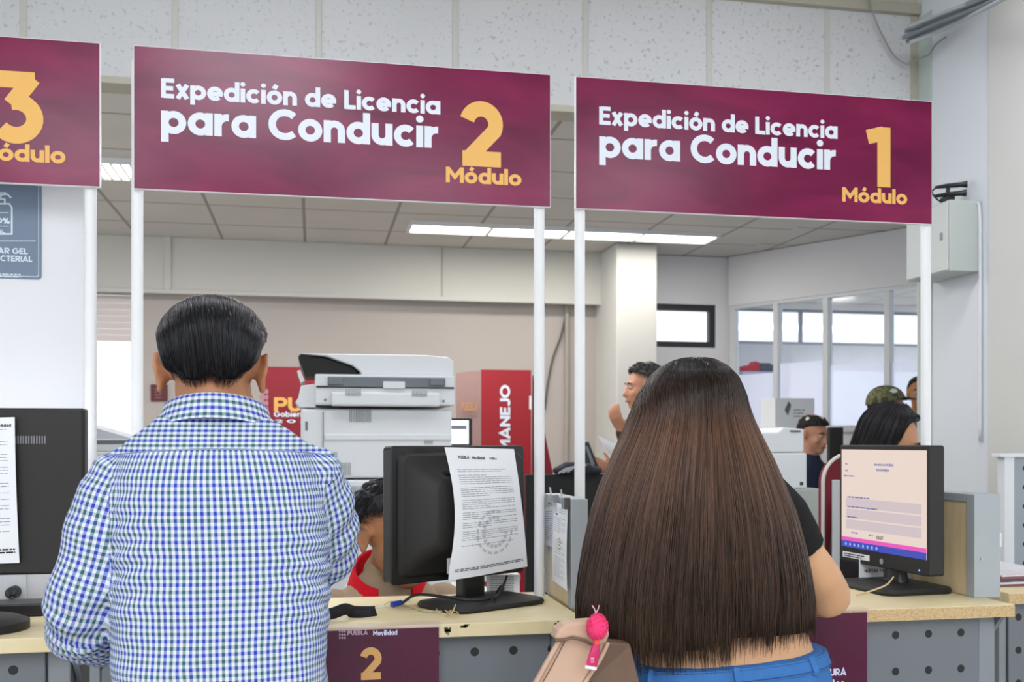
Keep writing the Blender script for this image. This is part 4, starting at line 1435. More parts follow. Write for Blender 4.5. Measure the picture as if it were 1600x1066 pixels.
# ---- cables down the far wall
for lab, pts in (('thin grey pipe running down the far wall left of the column', [(886, 474), (886, 600), (884, 790)]),):
    tag(MB().tube([at(x, y, FY - 0.03) for x, y in pts], 0.018, 8).build('wall_pipe', mat('grey_pipe', '#a29c94', 0.6), smooth=True), lab, 'pipe')
cord('wall_cable', 'thin dark cable hanging slantwise on the far wall by the pipe', [at(x, y, FY - 0.02) for x, y in ((887, 476), (878, 520), (864, 560), (856, 600), (851, 640))], 0.008, mat('dark_grey_cable', '#5c5854', 0.7), 'cable')

# ---- white printer on its cabinet, right of the woman's head
PY = 4.2
t = thing('printer', 'white laser printer on a grey cabinet beside the long-haired woman', 'printer', (2.0, PY, at(1230, 765, PY).z))
x0, x1 = at(1150, 700, PY).x, at(1258, 700, PY).x
z0, zm, z1 = at(0, 764, PY).z, at(0, 707, PY).z, at(1230, 672, PY).z
z0, zm, z1 = at(1230, 764, PY).z, at(1230, 708, PY).z, at(1230, 672, PY).z
MB().box((x0, PY, z0), (x1 + 0.01, PY + 0.38, zm)).build('body', M_WHITE, t, bevel=0.008)
MB().prism([(x0, PY + 0.006, zm + 0.002), (x1 - 0.002, PY + 0.006, zm + 0.002), (x1 - 0.002, PY + 0.006, z1 + 0.004), (x1 - 0.10, PY + 0.006, z1 + 0.012), (x1 - 0.125, PY + 0.006, z1 - 0.012), (x0, PY + 0.006, z1 - 0.012)], (0, 0.36, 0)).build('top_unit', M_WHITE, t, bevel=0.006)
MB().box((x1 - 0.07, PY + 0.001, z1 - 0.008), (x1 - 0.02, PY + 0.006, z1 - 0.002)).build('slot', M_BLACK, t)
MB().box((x0 + 0.08, PY - 0.002, zm + 0.02), (x0 + 0.15, PY + 0.006, zm + 0.028)).build('emblem', mat('pale_grey_badge', '#b4bcc2', 0.5), t)
MB().box((x1 - 0.025, PY - 0.002, z0 + 0.015), (x1 - 0.01, PY, z0 + 0.03)).build('socket', M_BLACK, t)
a = at(1283, 765, PY)
slab('cabinet', (x0 - 0.1, PY - 0.05, 0), (a.x, PY + 0.42, z0), mat('grey_green_laminate', '#a6aca6', 0.5, var=0.04), 'grey cabinet carrying the white laser printer', 'cabinet')
# ---- white carton on a shelf cabinet near the glass partition
KY = 6.75
a, b = at(1150, 668, KY), at(1284, 668, KY)
slab('shelf_cabinet', (a.x, KY, 0), (b.x, KY + 0.3, a.z), M_OFFWHITE, 'pale low cabinet in front of the glazed partition', 'cabinet')
t = thing('carton', 'white printed carton in front of the glazed partition', 'carton', (at(1244, 668, KY).x, KY + 0.15, a.z))
p, q = at(1213, 668, KY), at(1275, 668, KY)
zt = at(1244, 622, KY).z
MB().box((p.x, KY + 0.02, a.z), (q.x, KY + 0.26, zt)).build('box', M_WHITE, t, bevel=0.004)
e = [at(x, y, KY + 0.018) for x, y in ((1226, 641), (1232, 627), (1236, 633), (1231, 649))]
MB().prism([(v.x, KY + 0.019, v.z) for v in e], (0, -0.002, 0)).build('emblem', mat('dark_emblem_print', '#5d5f66', 0.6), t)
mb = MB()
v = at(1240, 640, KY + 0.019)
text_lines(mb, (v.x, KY + 0.019, v.z), (1, 0, 0), (0, 0, 1), 0.09, 3, 0.022, 0.009, seed=6)
mb.build('printed_lines', M_INK, t)
# small white bottle-like knob beside the woman's hair
p = at(1166, 668, KY - 0.0 + 0.1)
t = thing('white_jar', 'small round white jar on the pale low cabinet by the hair', 'jar', (p.x, KY + 0.1, a.z))
MB().loft([[(p.x + r * math.cos(2 * PI * k / 16), KY + 0.1 + r * math.sin(2 * PI * k / 16), a.z + z) for k in range(16)] for z, r in ((0, 0.03), (0.01, 0.036), (0.04, 0.038), (0.06, 0.03), (0.066, 0.018))]).build('jar_body', M_WHITE, t, smooth=True)
# ---- behind the glass: white cupboard with a red box and a grey box on it, dark board
YG = 8.4
a, b = at(1161, 580, YG), at(1212, 580, YG)
slab('cupboard', (a.x, YG, 0), (b.x, YG + 0.18, a.z), mat('bluish_white_laminate', '#c7cbe0', 0.5), 'white cupboard behind the glass carrying the red box', 'cupboard')
p, q = at(1166, 579, YG), at(1189, 566, YG)
MBr = MB().prism([(p.x, YG + 0.03, a.z), (q.x, YG + 0.03, a.z), (q.x, YG + 0.03, q.z), (p.x + 0.10, YG + 0.03, q.z + 0.01), (p.x + 0.08, YG + 0.03, q.z - 0.02), (p.x, YG + 0.03, q.z - 0.03)], (0, 0.12, 0))
tag(MBr.build('red_box', mat('bright_red_card', '#d02a45', 0.6)), 'red box standing behind the leftmost glass pane', 'box')
p, q = at(1190, 579, YG), at(1207, 567, YG)
slab('grey_box', (p.x, YG + 0.03, a.z), (q.x, YG + 0.16, q.z), mat('slate_card', '#565a72', 0.6), 'slate grey box beside the red box behind the glass', 'box')
p, q = at(1216, 660, YG), at(1234, 568, YG)
slab('dark_locker', (p.x, YG, 0), (q.x, YG + 0.4, q.z), mat('dark_locker_grey', '#4a4a56', 0.6), 'narrow dark locker behind the second glass pane', 'locker')
# dark screen near the capped clerk
a, b = at(1296, 690, 5.3), at(1318, 668, 5.3)
t = thing('desk_monitor', 'dark monitor back beside the clerk in the flowered cap', 'monitor', (a.x, 5.3, 0.78))
MB().box((a.x, 5.3, a.z - 0.2), (b.x, 5.33, b.z)).build('housing', M_BLACK, t, bevel=0.003)
MB().box((a.x + 0.02, 5.31, 0.78), (a.x + 0.05, 5.325, a.z - 0.2)).build('stand_column', M_BLACK, t)
desk(a.x - 0.6, b.x + 0.10, 5.08, 5.5, 0.78, M_GREYP, 'grey desk of the clerk in the flowered cap')
p, q = at(1240, 668, 5.6), at(1250, 640, 5.6)

# ---- wine coloured chair back at module one
CHY = 3.40
t = thing('office_chair', 'wine red chair with pale piping behind the lit monitor', 'chair', (1.72, CHY, 0))
a = at(1292, 860, CHY)
mb = MB()
cx = a.x + 0.20
cz = 1.10
mb.prism([(cx + x, CHY, cz + z) for x, z in rounded(0.21, 0.25, 0.10, 8)], (0, 0.05, 0))
part = mb.build('backrest', mat('wine_red_upholstery', '#6e1226', 0.8, var=0.08, scale=30), t, smooth=True, bevel=0.008)
o2 = rounded(0.214, 0.254, 0.10, 8)
MB().tube([(cx + x, CHY + 0.002, cz + z) for x, z in o2 + o2[:1]], 0.007, 8).build('piping', mat('pale_piping', '#c9c3bd', 0.6), t, smooth=True)
MB().prism([(cx + x, CHY - 0.20 + y, 0.50) for x, y in rounded(0.23, 0.22, 0.08)], (0, 0, 0.045)).build('seat', MATS['wine_red_upholstery'], t, bevel=0.01)
MB().tube([(cx, CHY + 0.06, 0.95), (cx, CHY + 0.08, 0.6), (cx, CHY - 0.1, 0.49)], 0.02, 8).build('back_bracket', M_BLACK, t, smooth=True)
MB().cyl((cx, CHY - 0.2, 0.06), (cx, CHY - 0.2, 0.5), 0.025).build('gas_column', M_BLACK, t, smooth=True)
for k in range(5):
    e = Vector((cx + 0.27 * math.cos(R(72 * k + 18)), CHY - 0.2 + 0.27 * math.sin(R(72 * k + 18)), 0.05))
    l = MB().tube([(cx, CHY - 0.2, 0.09), e], [0.025, 0.017], 8).build('leg', M_BLACK, t, smooth=True)
    MB().ball((e.x, e.y, 0.026), 0.026, 10, 6).build('caster', M_BLACK, l, smooth=True)

# ---- tray of papers behind the left counter
t = thing('document_tray', 'grey document tray with papers left of the man shoulder', 'tray', (-0.66, 3.4, 1.36))
z0 = at(175, 700, 3.4).z
MB().box((-0.84, 3.32, z0 - 0.012), (-0.545, 3.62, z0 + 0.012)).build('tray_base', M_OFFWHITE, t, bevel=0.004)
MB().box((-0.83, 3.325, z0 + 0.012), (-0.55, 3.6, z0 + 0.026)).build('slot', M_GREYP, t)
MB().prism([(-0.85, 3.31, z0 + 0.028), (-0.545, 3.31, z0 + 0.028), (-0.56, 3.31, z0 + 0.034), (-0.70, 3.31, z0 + 0.075), (-0.85, 3.31, z0 + 0.10)], (0, 0.3, 0)).build('paper_stack', mat('grey_white_paper2', '#c3c6cd', 0.8), t)
slab('cabinet', (-0.95, 3.28, 0), (-0.535, 3.7, z0 - 0.012), M_OFFWHITE, 'pale cabinet under the grey document tray at left', 'cabinet')

# ---- electric box on the right wall with a small black device on top
WX = 2.955
ye0, ye1 = 4.13, 4.46
z0, z1 = 2.165, 2.485
t = thing('electric_box', 'grey wall-mounted electric box right of the sign numbered 1', 'electric box', (WX - 0.08, 4.3, z0))
MB().box((WX - 0.155, ye0, z0), (WX, ye1, z1)).build('enclosure', mat('box_grey_paint', '#b9c0bd', 0.45, var=0.03), t, bevel=0.004)
MB().box((WX - 0.163, ye0 + 0.004, z0 + 0.006), (WX - 0.157, ye1 - 0.004, z1 - 0.006)).build('door', mat('box_door_paint', '#c3c9c8', 0.45, var=0.03), t, bevel=0.002)
MB().box((WX - 0.168, ye0 + 0.04, 2.31), (WX - 0.163, ye0 + 0.055, 2.345)).build('latch', M_GREYMETAL, t, bevel=0.002)
MB().tube(spline([(WX - 0.02, ye0 - 0.003, z1 - 0.01), (WX - 0.008, ye0 - 0.006, z1 - 0.05), (WX - 0.007, ye0 - 0.008, 2.2), (WX - 0.007, ye0 - 0.008, 1.4)]), 0.007, 8).build('conduit', M_WHITE, t, smooth='all')
t = thing('bracket_lamp', 'small black two-headed device standing on the electric box', 'device', (WX - 0.11, 4.22, z1))
MB().box((WX - 0.125, 4.19, z1), (WX - 0.085, 4.25, z1 + 0.035)).build('mount_foot', M_BLACK, t, bevel=0.004)
for dz, dx in ((0.045, 0), (0.085, 0.005)):
    MB().tube([(WX - 0.17 + dx, 4.22, z1 + dz - 0.01), (WX - 0.11 + dx, 4.22, z1 + dz), (WX - 0.05 + dx, 4.20, z1 + dz + 0.004), (WX - 0.03 + dx, 4.19, z1 + dz + 0.004)], [0.007, 0.011, 0.012, 0.017], 10).build('head', M_BLACK, t, smooth=True)
MB().tube([(WX - 0.105, 4.22, z1 + 0.03), (WX - 0.10, 4.22, z1 + 0.09)], 0.009, 8).build('stem', M_BLACK, t, smooth=True)
MB().tube(spline([(WX - 0.15, 4.22, z1 + 0.08), (WX - 0.19, 4.21, z1 + 0.05), (WX - 0.16, 4.2, z1 + 0.01), (WX - 0.12, 4.2, z1 + 0.012)]), 0.004, 6).build('lead', M_CABLE, t, smooth='all')

# ---- bundle of conduits at the top right
t = thing('conduit_bundle', 'bundle of grey conduits and cables crossing the top right corner', 'conduits', tuple(at(1480, 40, 4.4)))
rnd = random.Random(11)
for k in range(9):
    dy, dx = rnd.uniform(-13, 13), rnd.uniform(-8, 8)
    p = [at(1414 + dx * 0.6 + abs(dy) * .3, 54 + dy, 4.46 - 0.010 * k), at(1470 + dx, 33 + dy * 0.9, 4.30 - 0.010 * k), at(1530, 8 + dy * 0.8, 3.95 - 0.008 * k), at(1600, -26 + dy * 0.6, 3.58 - 0.006 * k)]
    MB().tube(p if k % 2 else spline(p, 4), 0.010 + 0.006 * (k % 3 == 0), 8).build('conduit', (M_GREYMETAL, M_GREYP, M_GREYMETAL2)[k % 3], t, smooth=True)
MB().tube(spline([at(1478, 58, 4.3), at(1462, 70, 4.4), at(1452, 85, 4.45), at(1440, 90, 4.5), at(1420, 100, 4.56), at(1398, 88, 4.58), at(1376, 50, 4.58), at(1364, 20, 4.57), at(1356, -10, 4.56)]), 0.0045, 6).build('loose_wire', mat('grey_wire', '#8b8c88', 0.7), t, smooth='all')

# ---- perforated upright panel far right
t = thing('perforated_panel', 'tall pale grey perforated panel at the right edge', 'panel', (3.05, 3.66, 0))
hm = holes_mat('perforated_pale_metal', '#9aa2aa', -0.235, 1.292, 0.0765, 0.010)
MB().box((2.76, 3.655, 0), (3.4, 3.67, 1.335)).build('sheet', hm, t)
MB().box((2.712, 3.64, 0), (2.757, 3.685, 1.352)).build('post', M_WHITE, t, bevel=0.003)
MB().box((2.69, 3.635, 1.337), (3.4, 3.69, 1.352)).build('top_rail', M_WHITE, t, bevel=0.002)
for k in range(3):
    MB().tube([(2.84 + 0.09 * k, 3.65, 1.352), (2.85 + 0.09 * k, 3.65, 1.366), (2.87 + 0.09 * k, 3.65, 1.352)], 0.004, 6).build('hook', M_GREYMETAL, t, smooth=True)

# ================================================================== PEOPLE
def skin(name, col):
    m = mat(name, col, 0.55, var=0.10, scale=18, bump=0.03, bscale=300, spec=0.35)
    b = m.node_tree.nodes['Principled BSDF']
    b.inputs['Subsurface Weight'].default_value = 0.08
    b.inputs['Subsurface Radius'].default_value = (0.02, 0.008, 0.004)
    return m


def cloth(name, col, var=0.1, scale=40):
    return mat(name, col, 0.9, var=var, scale=scale, bump=0.08, bscale=350, spec=0.2)


def head_shape(mb, M, k=1.0):
    """skull, jaw, brow, nose, lips, cheeks, chin and ears; face towards +Y, crown +Z"""
    R3 = M.to_3x3()

    def ball(c, r, n=14):
        mb.ball(M @ (Vector(c) * k), tuple(x * k for x in r), n, 9, R3)
    ball((0, -0.015, 0.03), (0.075, 0.095, 0.084), 20)
    ball((0, 0.028, -0.03), (0.063, 0.064, 0.078), 18)
    ball((0, 0.066, -0.096), (0.027, 0.024, 0.020))
    ball((0, 0.075, 0.024), (0.050, 0.018, 0.011))
    ball((0, 0.090, -0.062), (0.023, 0.011, 0.006))
    ball((0, 0.086, -0.073), (0.020, 0.011, 0.006))
    for s in (-1, 1):
        ball((s * 0.040, 0.062, -0.026), (0.024, 0.022, 0.024))
        ball((s * 0.079, -0.010, -0.004), (0.007, 0.017, 0.028))
        ball((s * 0.083, -0.008, -0.031), (0.007, 0.011, 0.010))
        rim = [(0.079, 0.006, 0.008), (0.084, 0.004, 0.024), (0.088, -0.012, 0.032), (0.091, -0.027, 0.024), (0.091, -0.032, 0.006), (0.088, -0.027, -0.014), (0.085, -0.016, -0.027)]
        mb.tube([M @ (Vector((s * x, y, z)) * k) for x, y, z in rim], 0.0052 * k, 8, True)
        ball((s * 0.011, 0.100, -0.034), (0.009, 0.010, 0.008))
    mb.tube([M @ (Vector(p) * k) for p in ((0, 0.088, 0.018), (0, 0.098, -0.008), (0, 0.112, -0.032))], [0.009 * k, 0.010 * k, 0.013 * k], 10, True)


def face_parts(M, root, k=1.0, iris='#2a1a12', brow='#191412', lip='#8a4a40'):
    """eyes, brows and lips as parts of the person"""
    R3 = M.to_3x3()
    for s in (-1, 1):
        e = MB().ball(M @ (Vector((s * 0.031, 0.0795, 0.004)) * k), 0.0108 * k, 12, 8, R3).build('eye', mat('eye_white', '#a8a09a', 0.4, var=0.02), root, smooth='all')
        MB().ball(M @ (Vector((s * 0.031, 0.0872, 0.002)) * k), (0.0062 * k, 0.0035 * k, 0.0062 * k), 10, 6, R3).build('iris', mat('iris_' + iris, iris, 0.2), e, smooth='all')
        MB().tube([M @ (Vector((s * x, y, z)) * k) for x, y, z in ((0.013, 0.093, 0.024), (0.031, 0.092, 0.030), (0.048, 0.080, 0.024))], [0.003 * k, 0.0042 * k, 0.002 * k], 8, True).build('eyebrow', mat('brow_' + brow, brow, 0.9), root, smooth='all')
    MB().tube([M @ (Vector(p) * k) for p in ((-0.022, 0.092, -0.066), (0, 0.1015, -0.066), (0.022, 0.092, -0.066))], [0.003 * k, 0.0055 * k, 0.003 * k], 8, True).build('lips', mat('lips_' + lip, lip, 0.5), root, smooth='all')


def hand_shape(mb, wrist, d, thumb, curl=0.5, k=1.0):
    """palm, four unequal bent fingers and a thumb; d = wrist to knuckles, thumb = side the thumb leaves"""
    w = Vector(wrist)
    d = Vector(d).normalized()
    th = Vector(thumb)
    th = (th - d * th.dot(d)).normalized()
    nrm = d.cross(th)                     # fingers bend towards nrm
    mb.tube([w, w + d * 0.04 * k, w + d * 0.085 * k], [(0.026 * k, 0.018 * k), (0.040 * k, 0.016 * k), (0.040 * k, 0.013 * k)], 12, True, ref=nrm)
    for i, (off, ln) in enumerate(((0.030, 0.070), (0.010, 0.080), (-0.010, 0.074), (-0.030, 0.058))):
        p = w + d * 0.080 * k + th * off * k
        pts = [p]
        a = 0.15 + curl * 0.35
        for f in (0.45, 0.32, 0.23):
            dd = d * math.cos(a) + nrm * math.sin(a)
            p = p + dd * ln * f * k
            pts.append(p)
            a += curl * 0.9
        mb.tube(pts, [0.0092 * k, 0.0088 * k, 0.0080 * k, 0.0068 * k], 8, True)
    p = w + d * 0.025 * k + th * 0.030 * k
    t1 = p + (d * 0.55 + th * 0.75 + nrm * 0.2).normalized() * 0.038 * k
    t2 = t1 + (d * 0.85 + th * 0.35 + nrm * 0.35).normalized() * 0.030 * k
    mb.tube([p, t1, t2], [0.014 * k, 0.0105 * k, 0.0085 * k], 8, True)


def head_matrix(c, phi, pitch=0.0, roll=0.0):
    """phi: bearing faced (0 = +Y, 90 = +X); pitch > 0 looks down"""
    return Matrix.Translation(Vector(c)) @ Matrix.Rotation(-R(phi), 4, 'Z') @ Matrix.Rotation(-R(pitch), 4, 'X') @ Matrix.Rotation(R(roll), 4, 'Y')


def hair_cap(M, name, m, root, rx, ry, rz, c=(0, -0.015, 0.03), front=38, side=88, back=118, k=1.0, groove=0.003, seed=0, nu=64, nv=22, p=2.3):
    """short hair: a cap over the skull whose lower edge varies round the head"""
    rnd = random.Random(seed)
    rings = []
    for j in range(nv + 2):
        ring = []
        for i in range(nu):
            th = 2 * PI * i / nu                # 0 = face
            cs = math.cos(th)
            lim = side + (front - side) * max(0, cs) ** 0.8 + (back - side) * max(0, -cs) ** 0.7
            lim += 3 * noise.noise(Vector((7 * math.cos(th), 7 * math.sin(th), seed)))
            t = min(j, nv) / nv
            a = R(lim) * t
            s = math.sin(a)
            q = 1.0
            if j > nv:
                q = 0.90
            g = groove * noise.noise(Vector((9 * math.cos(th) * s, 9 * math.sin(th) * s, seed + 0.6 * t))) * 3 * min(1, 3 * t)
            v = Vector((rx * math.copysign(abs(s * math.sin(th)) ** (2 / p), math.sin(th)), ry * math.copysign(abs(s * cs) ** (2 / p), cs), rz * math.copysign(abs(math.cos(a)) ** (2 / p), math.cos(a))))
            v *= q * (1 + g / rx)
            ring.append(M @ ((Vector(c) + v) * k))
        rings.append(ring)
    return MB().loft(rings).build(name, m, root, smooth='all')


def strands(name, m, root, paths, radius, n=3):
    """many fine locks in one hair mesh"""
    mb = MB()
    for pts in paths:
        L = len(pts)
        mb.tube(pts, [radius * (1.0 if i < L - 3 else (L - i) / 4) for i in range(L)], n)
    return mb.build(name, m, root, smooth='all')


def hair_material(name, roots, mids, tips, z_top, z_bot, rough=0.38, var=0.35):
    """dyed hair colour from root to tip, varied from lock to lock"""
    m, nt, b = nodes_of(name)
    geo = nt.nodes.new('ShaderNodeNewGeometry')
    sp = nt.nodes.new('ShaderNodeSeparateXYZ')
    nt.links.new(geo.outputs['Position'], sp.inputs[0])
    f = math_node(nt, 'DIVIDE', math_node(nt, 'SUBTRACT', z_top, sp.outputs[2]), z_top - z_bot)
    cr = nt.nodes.new('ShaderNodeValToRGB')
    e = cr.color_ramp.elements
    e[0].position, e[0].color = 0.04, srgb(roots)
    e[1].position, e[1].color = 1.0, srgb(tips)
    for pos, c in mids:
        x = e.new(pos)
        x.color = srgb(c)
    nt.links.new(f, cr.inputs[0])
    mix = nt.nodes.new('ShaderNodeMix')
    mix.data_type = 'RGBA'
    mix.blend_type = 'MULTIPLY'
    mix.inputs[0].default_value = 1
    nt.links.new(cr.outputs[0], mix.inputs[6])
    r2 = nt.nodes.new('ShaderNodeMapRange')
    r2.inputs['To Min'].default_value = 1 - var
    r2.inputs['To Max'].default_value = 1 + var
    nt.links.new(geo.outputs['Random Per Island'], r2.inputs[0])
    nt.links.new(r2.outputs[0], mix.inputs[7])
    nt.links.new(mix.outputs[2], b.inputs['Base Color'])
    b.inputs['Roughness'].default_value = rough
    b.inputs['Specular IOR Level'].default_value = 0.32
    return m


def gingham():
    """blue and green checks woven on white; UV in metres"""
    m, nt, b = nodes_of('gingham_shirt_cloth')
    uv = nt.nodes.new('ShaderNodeUVMap')
    uv.uv_map = 'weave'
    sp = nt.nodes.new('ShaderNodeSeparateXYZ')
    nt.links.new(uv.outputs[0], sp.inputs[0])
    P = 0.0109
    cols = []
    for i in (0, 1):
        q = math_node(nt, 'DIVIDE', sp.outputs[i], P)
        on = math_node(nt, 'LESS_THAN', math_node(nt, 'FRACT', math_node(nt, 'ADD', q, 100)), 0.5)
        alt = math_node(nt, 'LESS_THAN', math_node(nt, 'FRACT', math_node(nt, 'ADD', math_node(nt, 'MULTIPLY', q, 0.5), 100)), 0.5)
        dye = mix_col(nt, alt, srgb('#356668'), srgb('#2a46b2'))
        cols.append(mix_col(nt, on, srgb('#d3d9e3'), dye))
    c = mix_col(nt, 0.38, cols[0], cols[1])
    # crossings of two dyed threads are the deepest
    mul = nt.nodes.new('ShaderNodeMix')
    mul.data_type = 'RGBA'
    mul.blend_type = 'MULTIPLY'
    mul.inputs[0].default_value = 0.25
    nt.links.new(c, mul.inputs[6])
    nt.links.new(c, mul.inputs[7])
    nt.links.new(mul.outputs[2], b.inputs['Base Color'])
    b.inputs['Roughness'].default_value = 0.85
    b.inputs['Specular IOR Level'].default_value = 0.2
    nz = nt.nodes.new('ShaderNodeTexNoise')
    nz.inputs['Scale'].default_value = 28
    nz.inputs['Detail'].default_value = 3
    tc = nt.nodes.new('ShaderNodeTexCoord')
    nt.links.new(tc.outputs['Object'], nz.inputs['Vector'])
    bp = nt.nodes.new('ShaderNodeBump')
    bp.inputs['Strength'].default_value = 0.25
    bp.inputs['Distance'].default_value = 0.006
    nt.links.new(nz.outputs[0], bp.inputs['Height'])
    nt.links.new(bp.outputs[0], b.inputs['Normal'])
    return m


M_GINGHAM = gingham()


def seg_param(p, pts):
    """nearest place on a polyline: (distance, arc length, segment index, fraction)"""
    best = (1e9, 0, 0, 0)
    acc = 0
    for i in range(len(pts) - 1):
        a, b = pts[i], pts[i + 1]
        d = b - a
        L = d.length
        t = max(0, min(1, (p - a).dot(d) / (L * L)))
        q = (p - a - d * t).length
        if q < best[0]:
            best = (q, acc + t * L, i, t)
        acc += L
    return best


# ---------------------------------------------------------------- the man in the checked shirt
MY = 1.76
man_rings = [  # row, left, right, half depth, Y of the centre
    (1180, 176, 516, 0.130, MY), (1066, 178, 512, 0.125, MY), (1000, 174, 514, 0.125, MY), (930, 172, 517, 0.127, MY), (870, 172, 517, 0.128, MY),
    (800, 172, 512, 0.128, MY), (750, 176, 503, 0.122, MY), (715, 186, 492, 0.112, MY), (690, 200, 480, 0.100, MY), (668, 228, 445, 0.086, MY + 0.004), (650, 252, 416, 0.076, MY + 0.010), (638, 262, 408, 0.070, MY + 0.014)]
tor = []
for y, l, r, hd, yc in man_rings:
    a, b = at(l, y, yc), at(r, y, yc)
    tor.append(((a.x + b.x) / 2, yc, a.z, (b.x - a.x) / 2, hd))


def sring(cx, cy, z, a, b, n=40, e=2.5):
    out = []
    for k in range(n):
        t = 2 * PI * k / n
        out.append(Vector((cx + a * math.copysign(abs(math.cos(t)) ** (2 / e), math.cos(t)), cy + b * math.copysign(abs(math.sin(t)) ** (2 / e), math.sin(t)), z)))
    return out


slv = {'left': [(222, 726, MY, .040), (196, 742, MY, .055), (174, 796, MY - .005, .061), (161, 850, MY - .005, .063), (146, 900, MY - .003, .061), (129, 950, MY + .005, .059), (121, 977, MY + .03, .056), (142, 992, MY + .10, .051), (182, 1003, MY + .17, .047), (205, 1003, MY + .21, .045)],
       'right': [(464, 722, MY, .040), (482, 736, MY, .054), (497, 778, MY + .03, .060), (505, 825, MY + .07, .060), (506, 862, MY + .11, .058), (499, 880, MY + .15, .053), (470, 895, MY + .22, .047), (440, 910, MY + .29, .043)]}
slv_pts = {k: [at(x, y, Y) for x, y, Y, r in v] for k, v in slv.items()}
slv_r = {k: [q[3] for q in v] for k, v in slv.items()}

slv_dense = {k: spline(v, 6) for k, v in slv_pts.items()}

# body: one skin for head, neck, trunk, arms, hands and legs
mb = MB()
HM = head_matrix(at(333, 584, MY + 0.045), 2, 18)
head_shape(mb, HM, 1.0)
hc = HM.translation
mb.tube([Vector((tor[-1][0], MY + 0.005, 1.36)), Vector((tor[-1][0] + 0.003, MY + 0.012, 1.45)), hc + Vector((0, -0.03, -0.03))], [(0.066, 0.062), (0.060, 0.062), (0.060, 0.066)], 16, True, ref=(0, 1, 0))
mb.loft([sring(cx, cy, z, a - 0.02, b - 0.02, 24) for cx, cy, z, a, b in tor[:-2]])
for k in ('left', 'right'):
    P = slv_pts[k]
    r = slv_r[k]
    sgn = -1 if k == 'left' else 1
    end = P[-1]
    wrist = end + (Vector((0.05, 0.13, 0.010)) if k == 'left' else Vector((-0.04, 0.13, -0.015)))
    mb.tube(P[1:] + [wrist], [x * 0.72 for x in r[1:]] + [0.027], 12, True)
    hand_shape(mb, wrist, (0.35 * -sgn, 0.9, -0.10), (-sgn, 0.2, 0.3), 0.35)
hipz = 0.92
man_cx = tor[0][0]
for s in (-1, 1):
    mb.tube([(man_cx + s * 0.085, MY, 0.95), (man_cx + s * 0.09, MY + 0.01, 0.5), (man_cx + s * 0.095, MY - 0.01, 0.09)], [0.085, 0.055, 0.042], 14, True)
    mb.tube([(man_cx + s * 0.095, MY - 0.03, 0.045), (man_cx + s * 0.105, MY + 0.14, 0.03)], [0.04, 0.03], 10, True)
mb.ball((man_cx, MY, 0.95), (0.15, 0.11, 0.12))
M_SKIN_MAN = skin('tan_skin', '#b47d5b')
man = from_mesh(organic(mb, 0.0058, 4), 'person', M_SKIN_MAN)
tag(man, 'man seen from behind in a blue and green checked shirt at the left counter', 'person')
face_parts(HM, man)

# shirt: trunk and sleeves of one cloth
mb = MB()
mb.loft([sring(*q) for q in tor])
for k in ('left', 'right'):
    mb.tube(slv_pts[k], slv_r[k], 22)
    mb.ball(slv_pts[k][0], slv_r[k][0], 18, 12)
me = organic(mb, 0.0062, 9)
SCX = tor[3][0]


def man_fold(p, n):
    dx = p.x - SCX
    z = p.z
    w = noise.noise(Vector((p.x * 5, p.y * 5, p.z * 5)))
    w2 = noise.noise(Vector((p.x * 11, p.y * 11, p.z * 9 + 5)))
    d = 0.0022 * w + 0.0014 * w2
    dl = seg_param(p, slv_pts['left'])
    dr = seg_param(p, slv_pts['right'])
    on_l, on_r = dl[0] < slv_r['left'][dl[2]] + 0.012, dr[0] < slv_r['right'][dr[2]] + 0.012
    if on_l or on_r:
        s = dl[1] if on_l else dr[1]
        L = 0.30 if on_l else 0.20
        m = math.exp(-((s - L) / 0.10) ** 2)
        d += (0.0016 + 0.0035 * m) * math.sin(s * 95 + 6 * w + 3 * dx * 10)
    else:
        side = abs(dx) / 0.18
        low = max(0, min(1, (1.28 - z) / 0.22))
        sg = 1 if dx > 0 else -1
        c = (0.55 * sg * dx + 0.85 * z) if dx > 0 else (0.35 * sg * dx + 0.93 * z)
        d += 0.0060 * low * (0.3 + 0.5 * side) * (0.6 + w) * math.sin(c * 70 + 8.0 * w + 2 * w2)
        # gathers running in from the armpits
        for sx, az in ((1, 1.19), (-1, 1.22)):
            g = math.exp(-(((dx - sx * 0.175) / 0.075) ** 2 + ((z - az) / 0.10) ** 2))
            d += 0.0045 * g * math.sin((z - az) * 150 + sx * dx * 60 + 5 * w)
    return d


shirt = from_mesh(me, 'shirt', M_GINGHAM, man, man_fold)
# weave coordinates in metres: trunk unrolled round its axis, sleeves along and round the arm
uvl = shirt.data.uv_layers.new(name='weave')
off = MW[man]
W_ = [off @ v.co for v in shirt.data.vertices]


def trunk_uv(p):
    z = p.z
    for i in range(len(tor) - 1):
        if tor[i][2] <= z <= tor[i + 1][2] or i == len(tor) - 2:
            break
    q = (z - tor[i][2]) / max(1e-6, tor[i + 1][2] - tor[i][2])
    q = max(0, min(1, q))
    cx = tor[i][0] + (tor[i + 1][0] - tor[i][0]) * q
    t = math.atan2(p.x - cx, -(p.y - MY) * 1.45)
    return (t * 0.205, z)


def sleeve_uv(p, k):
    pts = slv_dense[k]
    d, s, i, t = seg_param(p, pts)
    ax = (pts[i + 1] - pts[i]).normalized()
    c = pts[i].lerp(pts[i + 1], t)
    up = Vector((0, 1, 0)) - ax * ax.y
    up.normalize()
    sd = ax.cross(up)
    v = p - c
    return (math.atan2(v.dot(sd), -v.dot(up)) * 0.058, s)


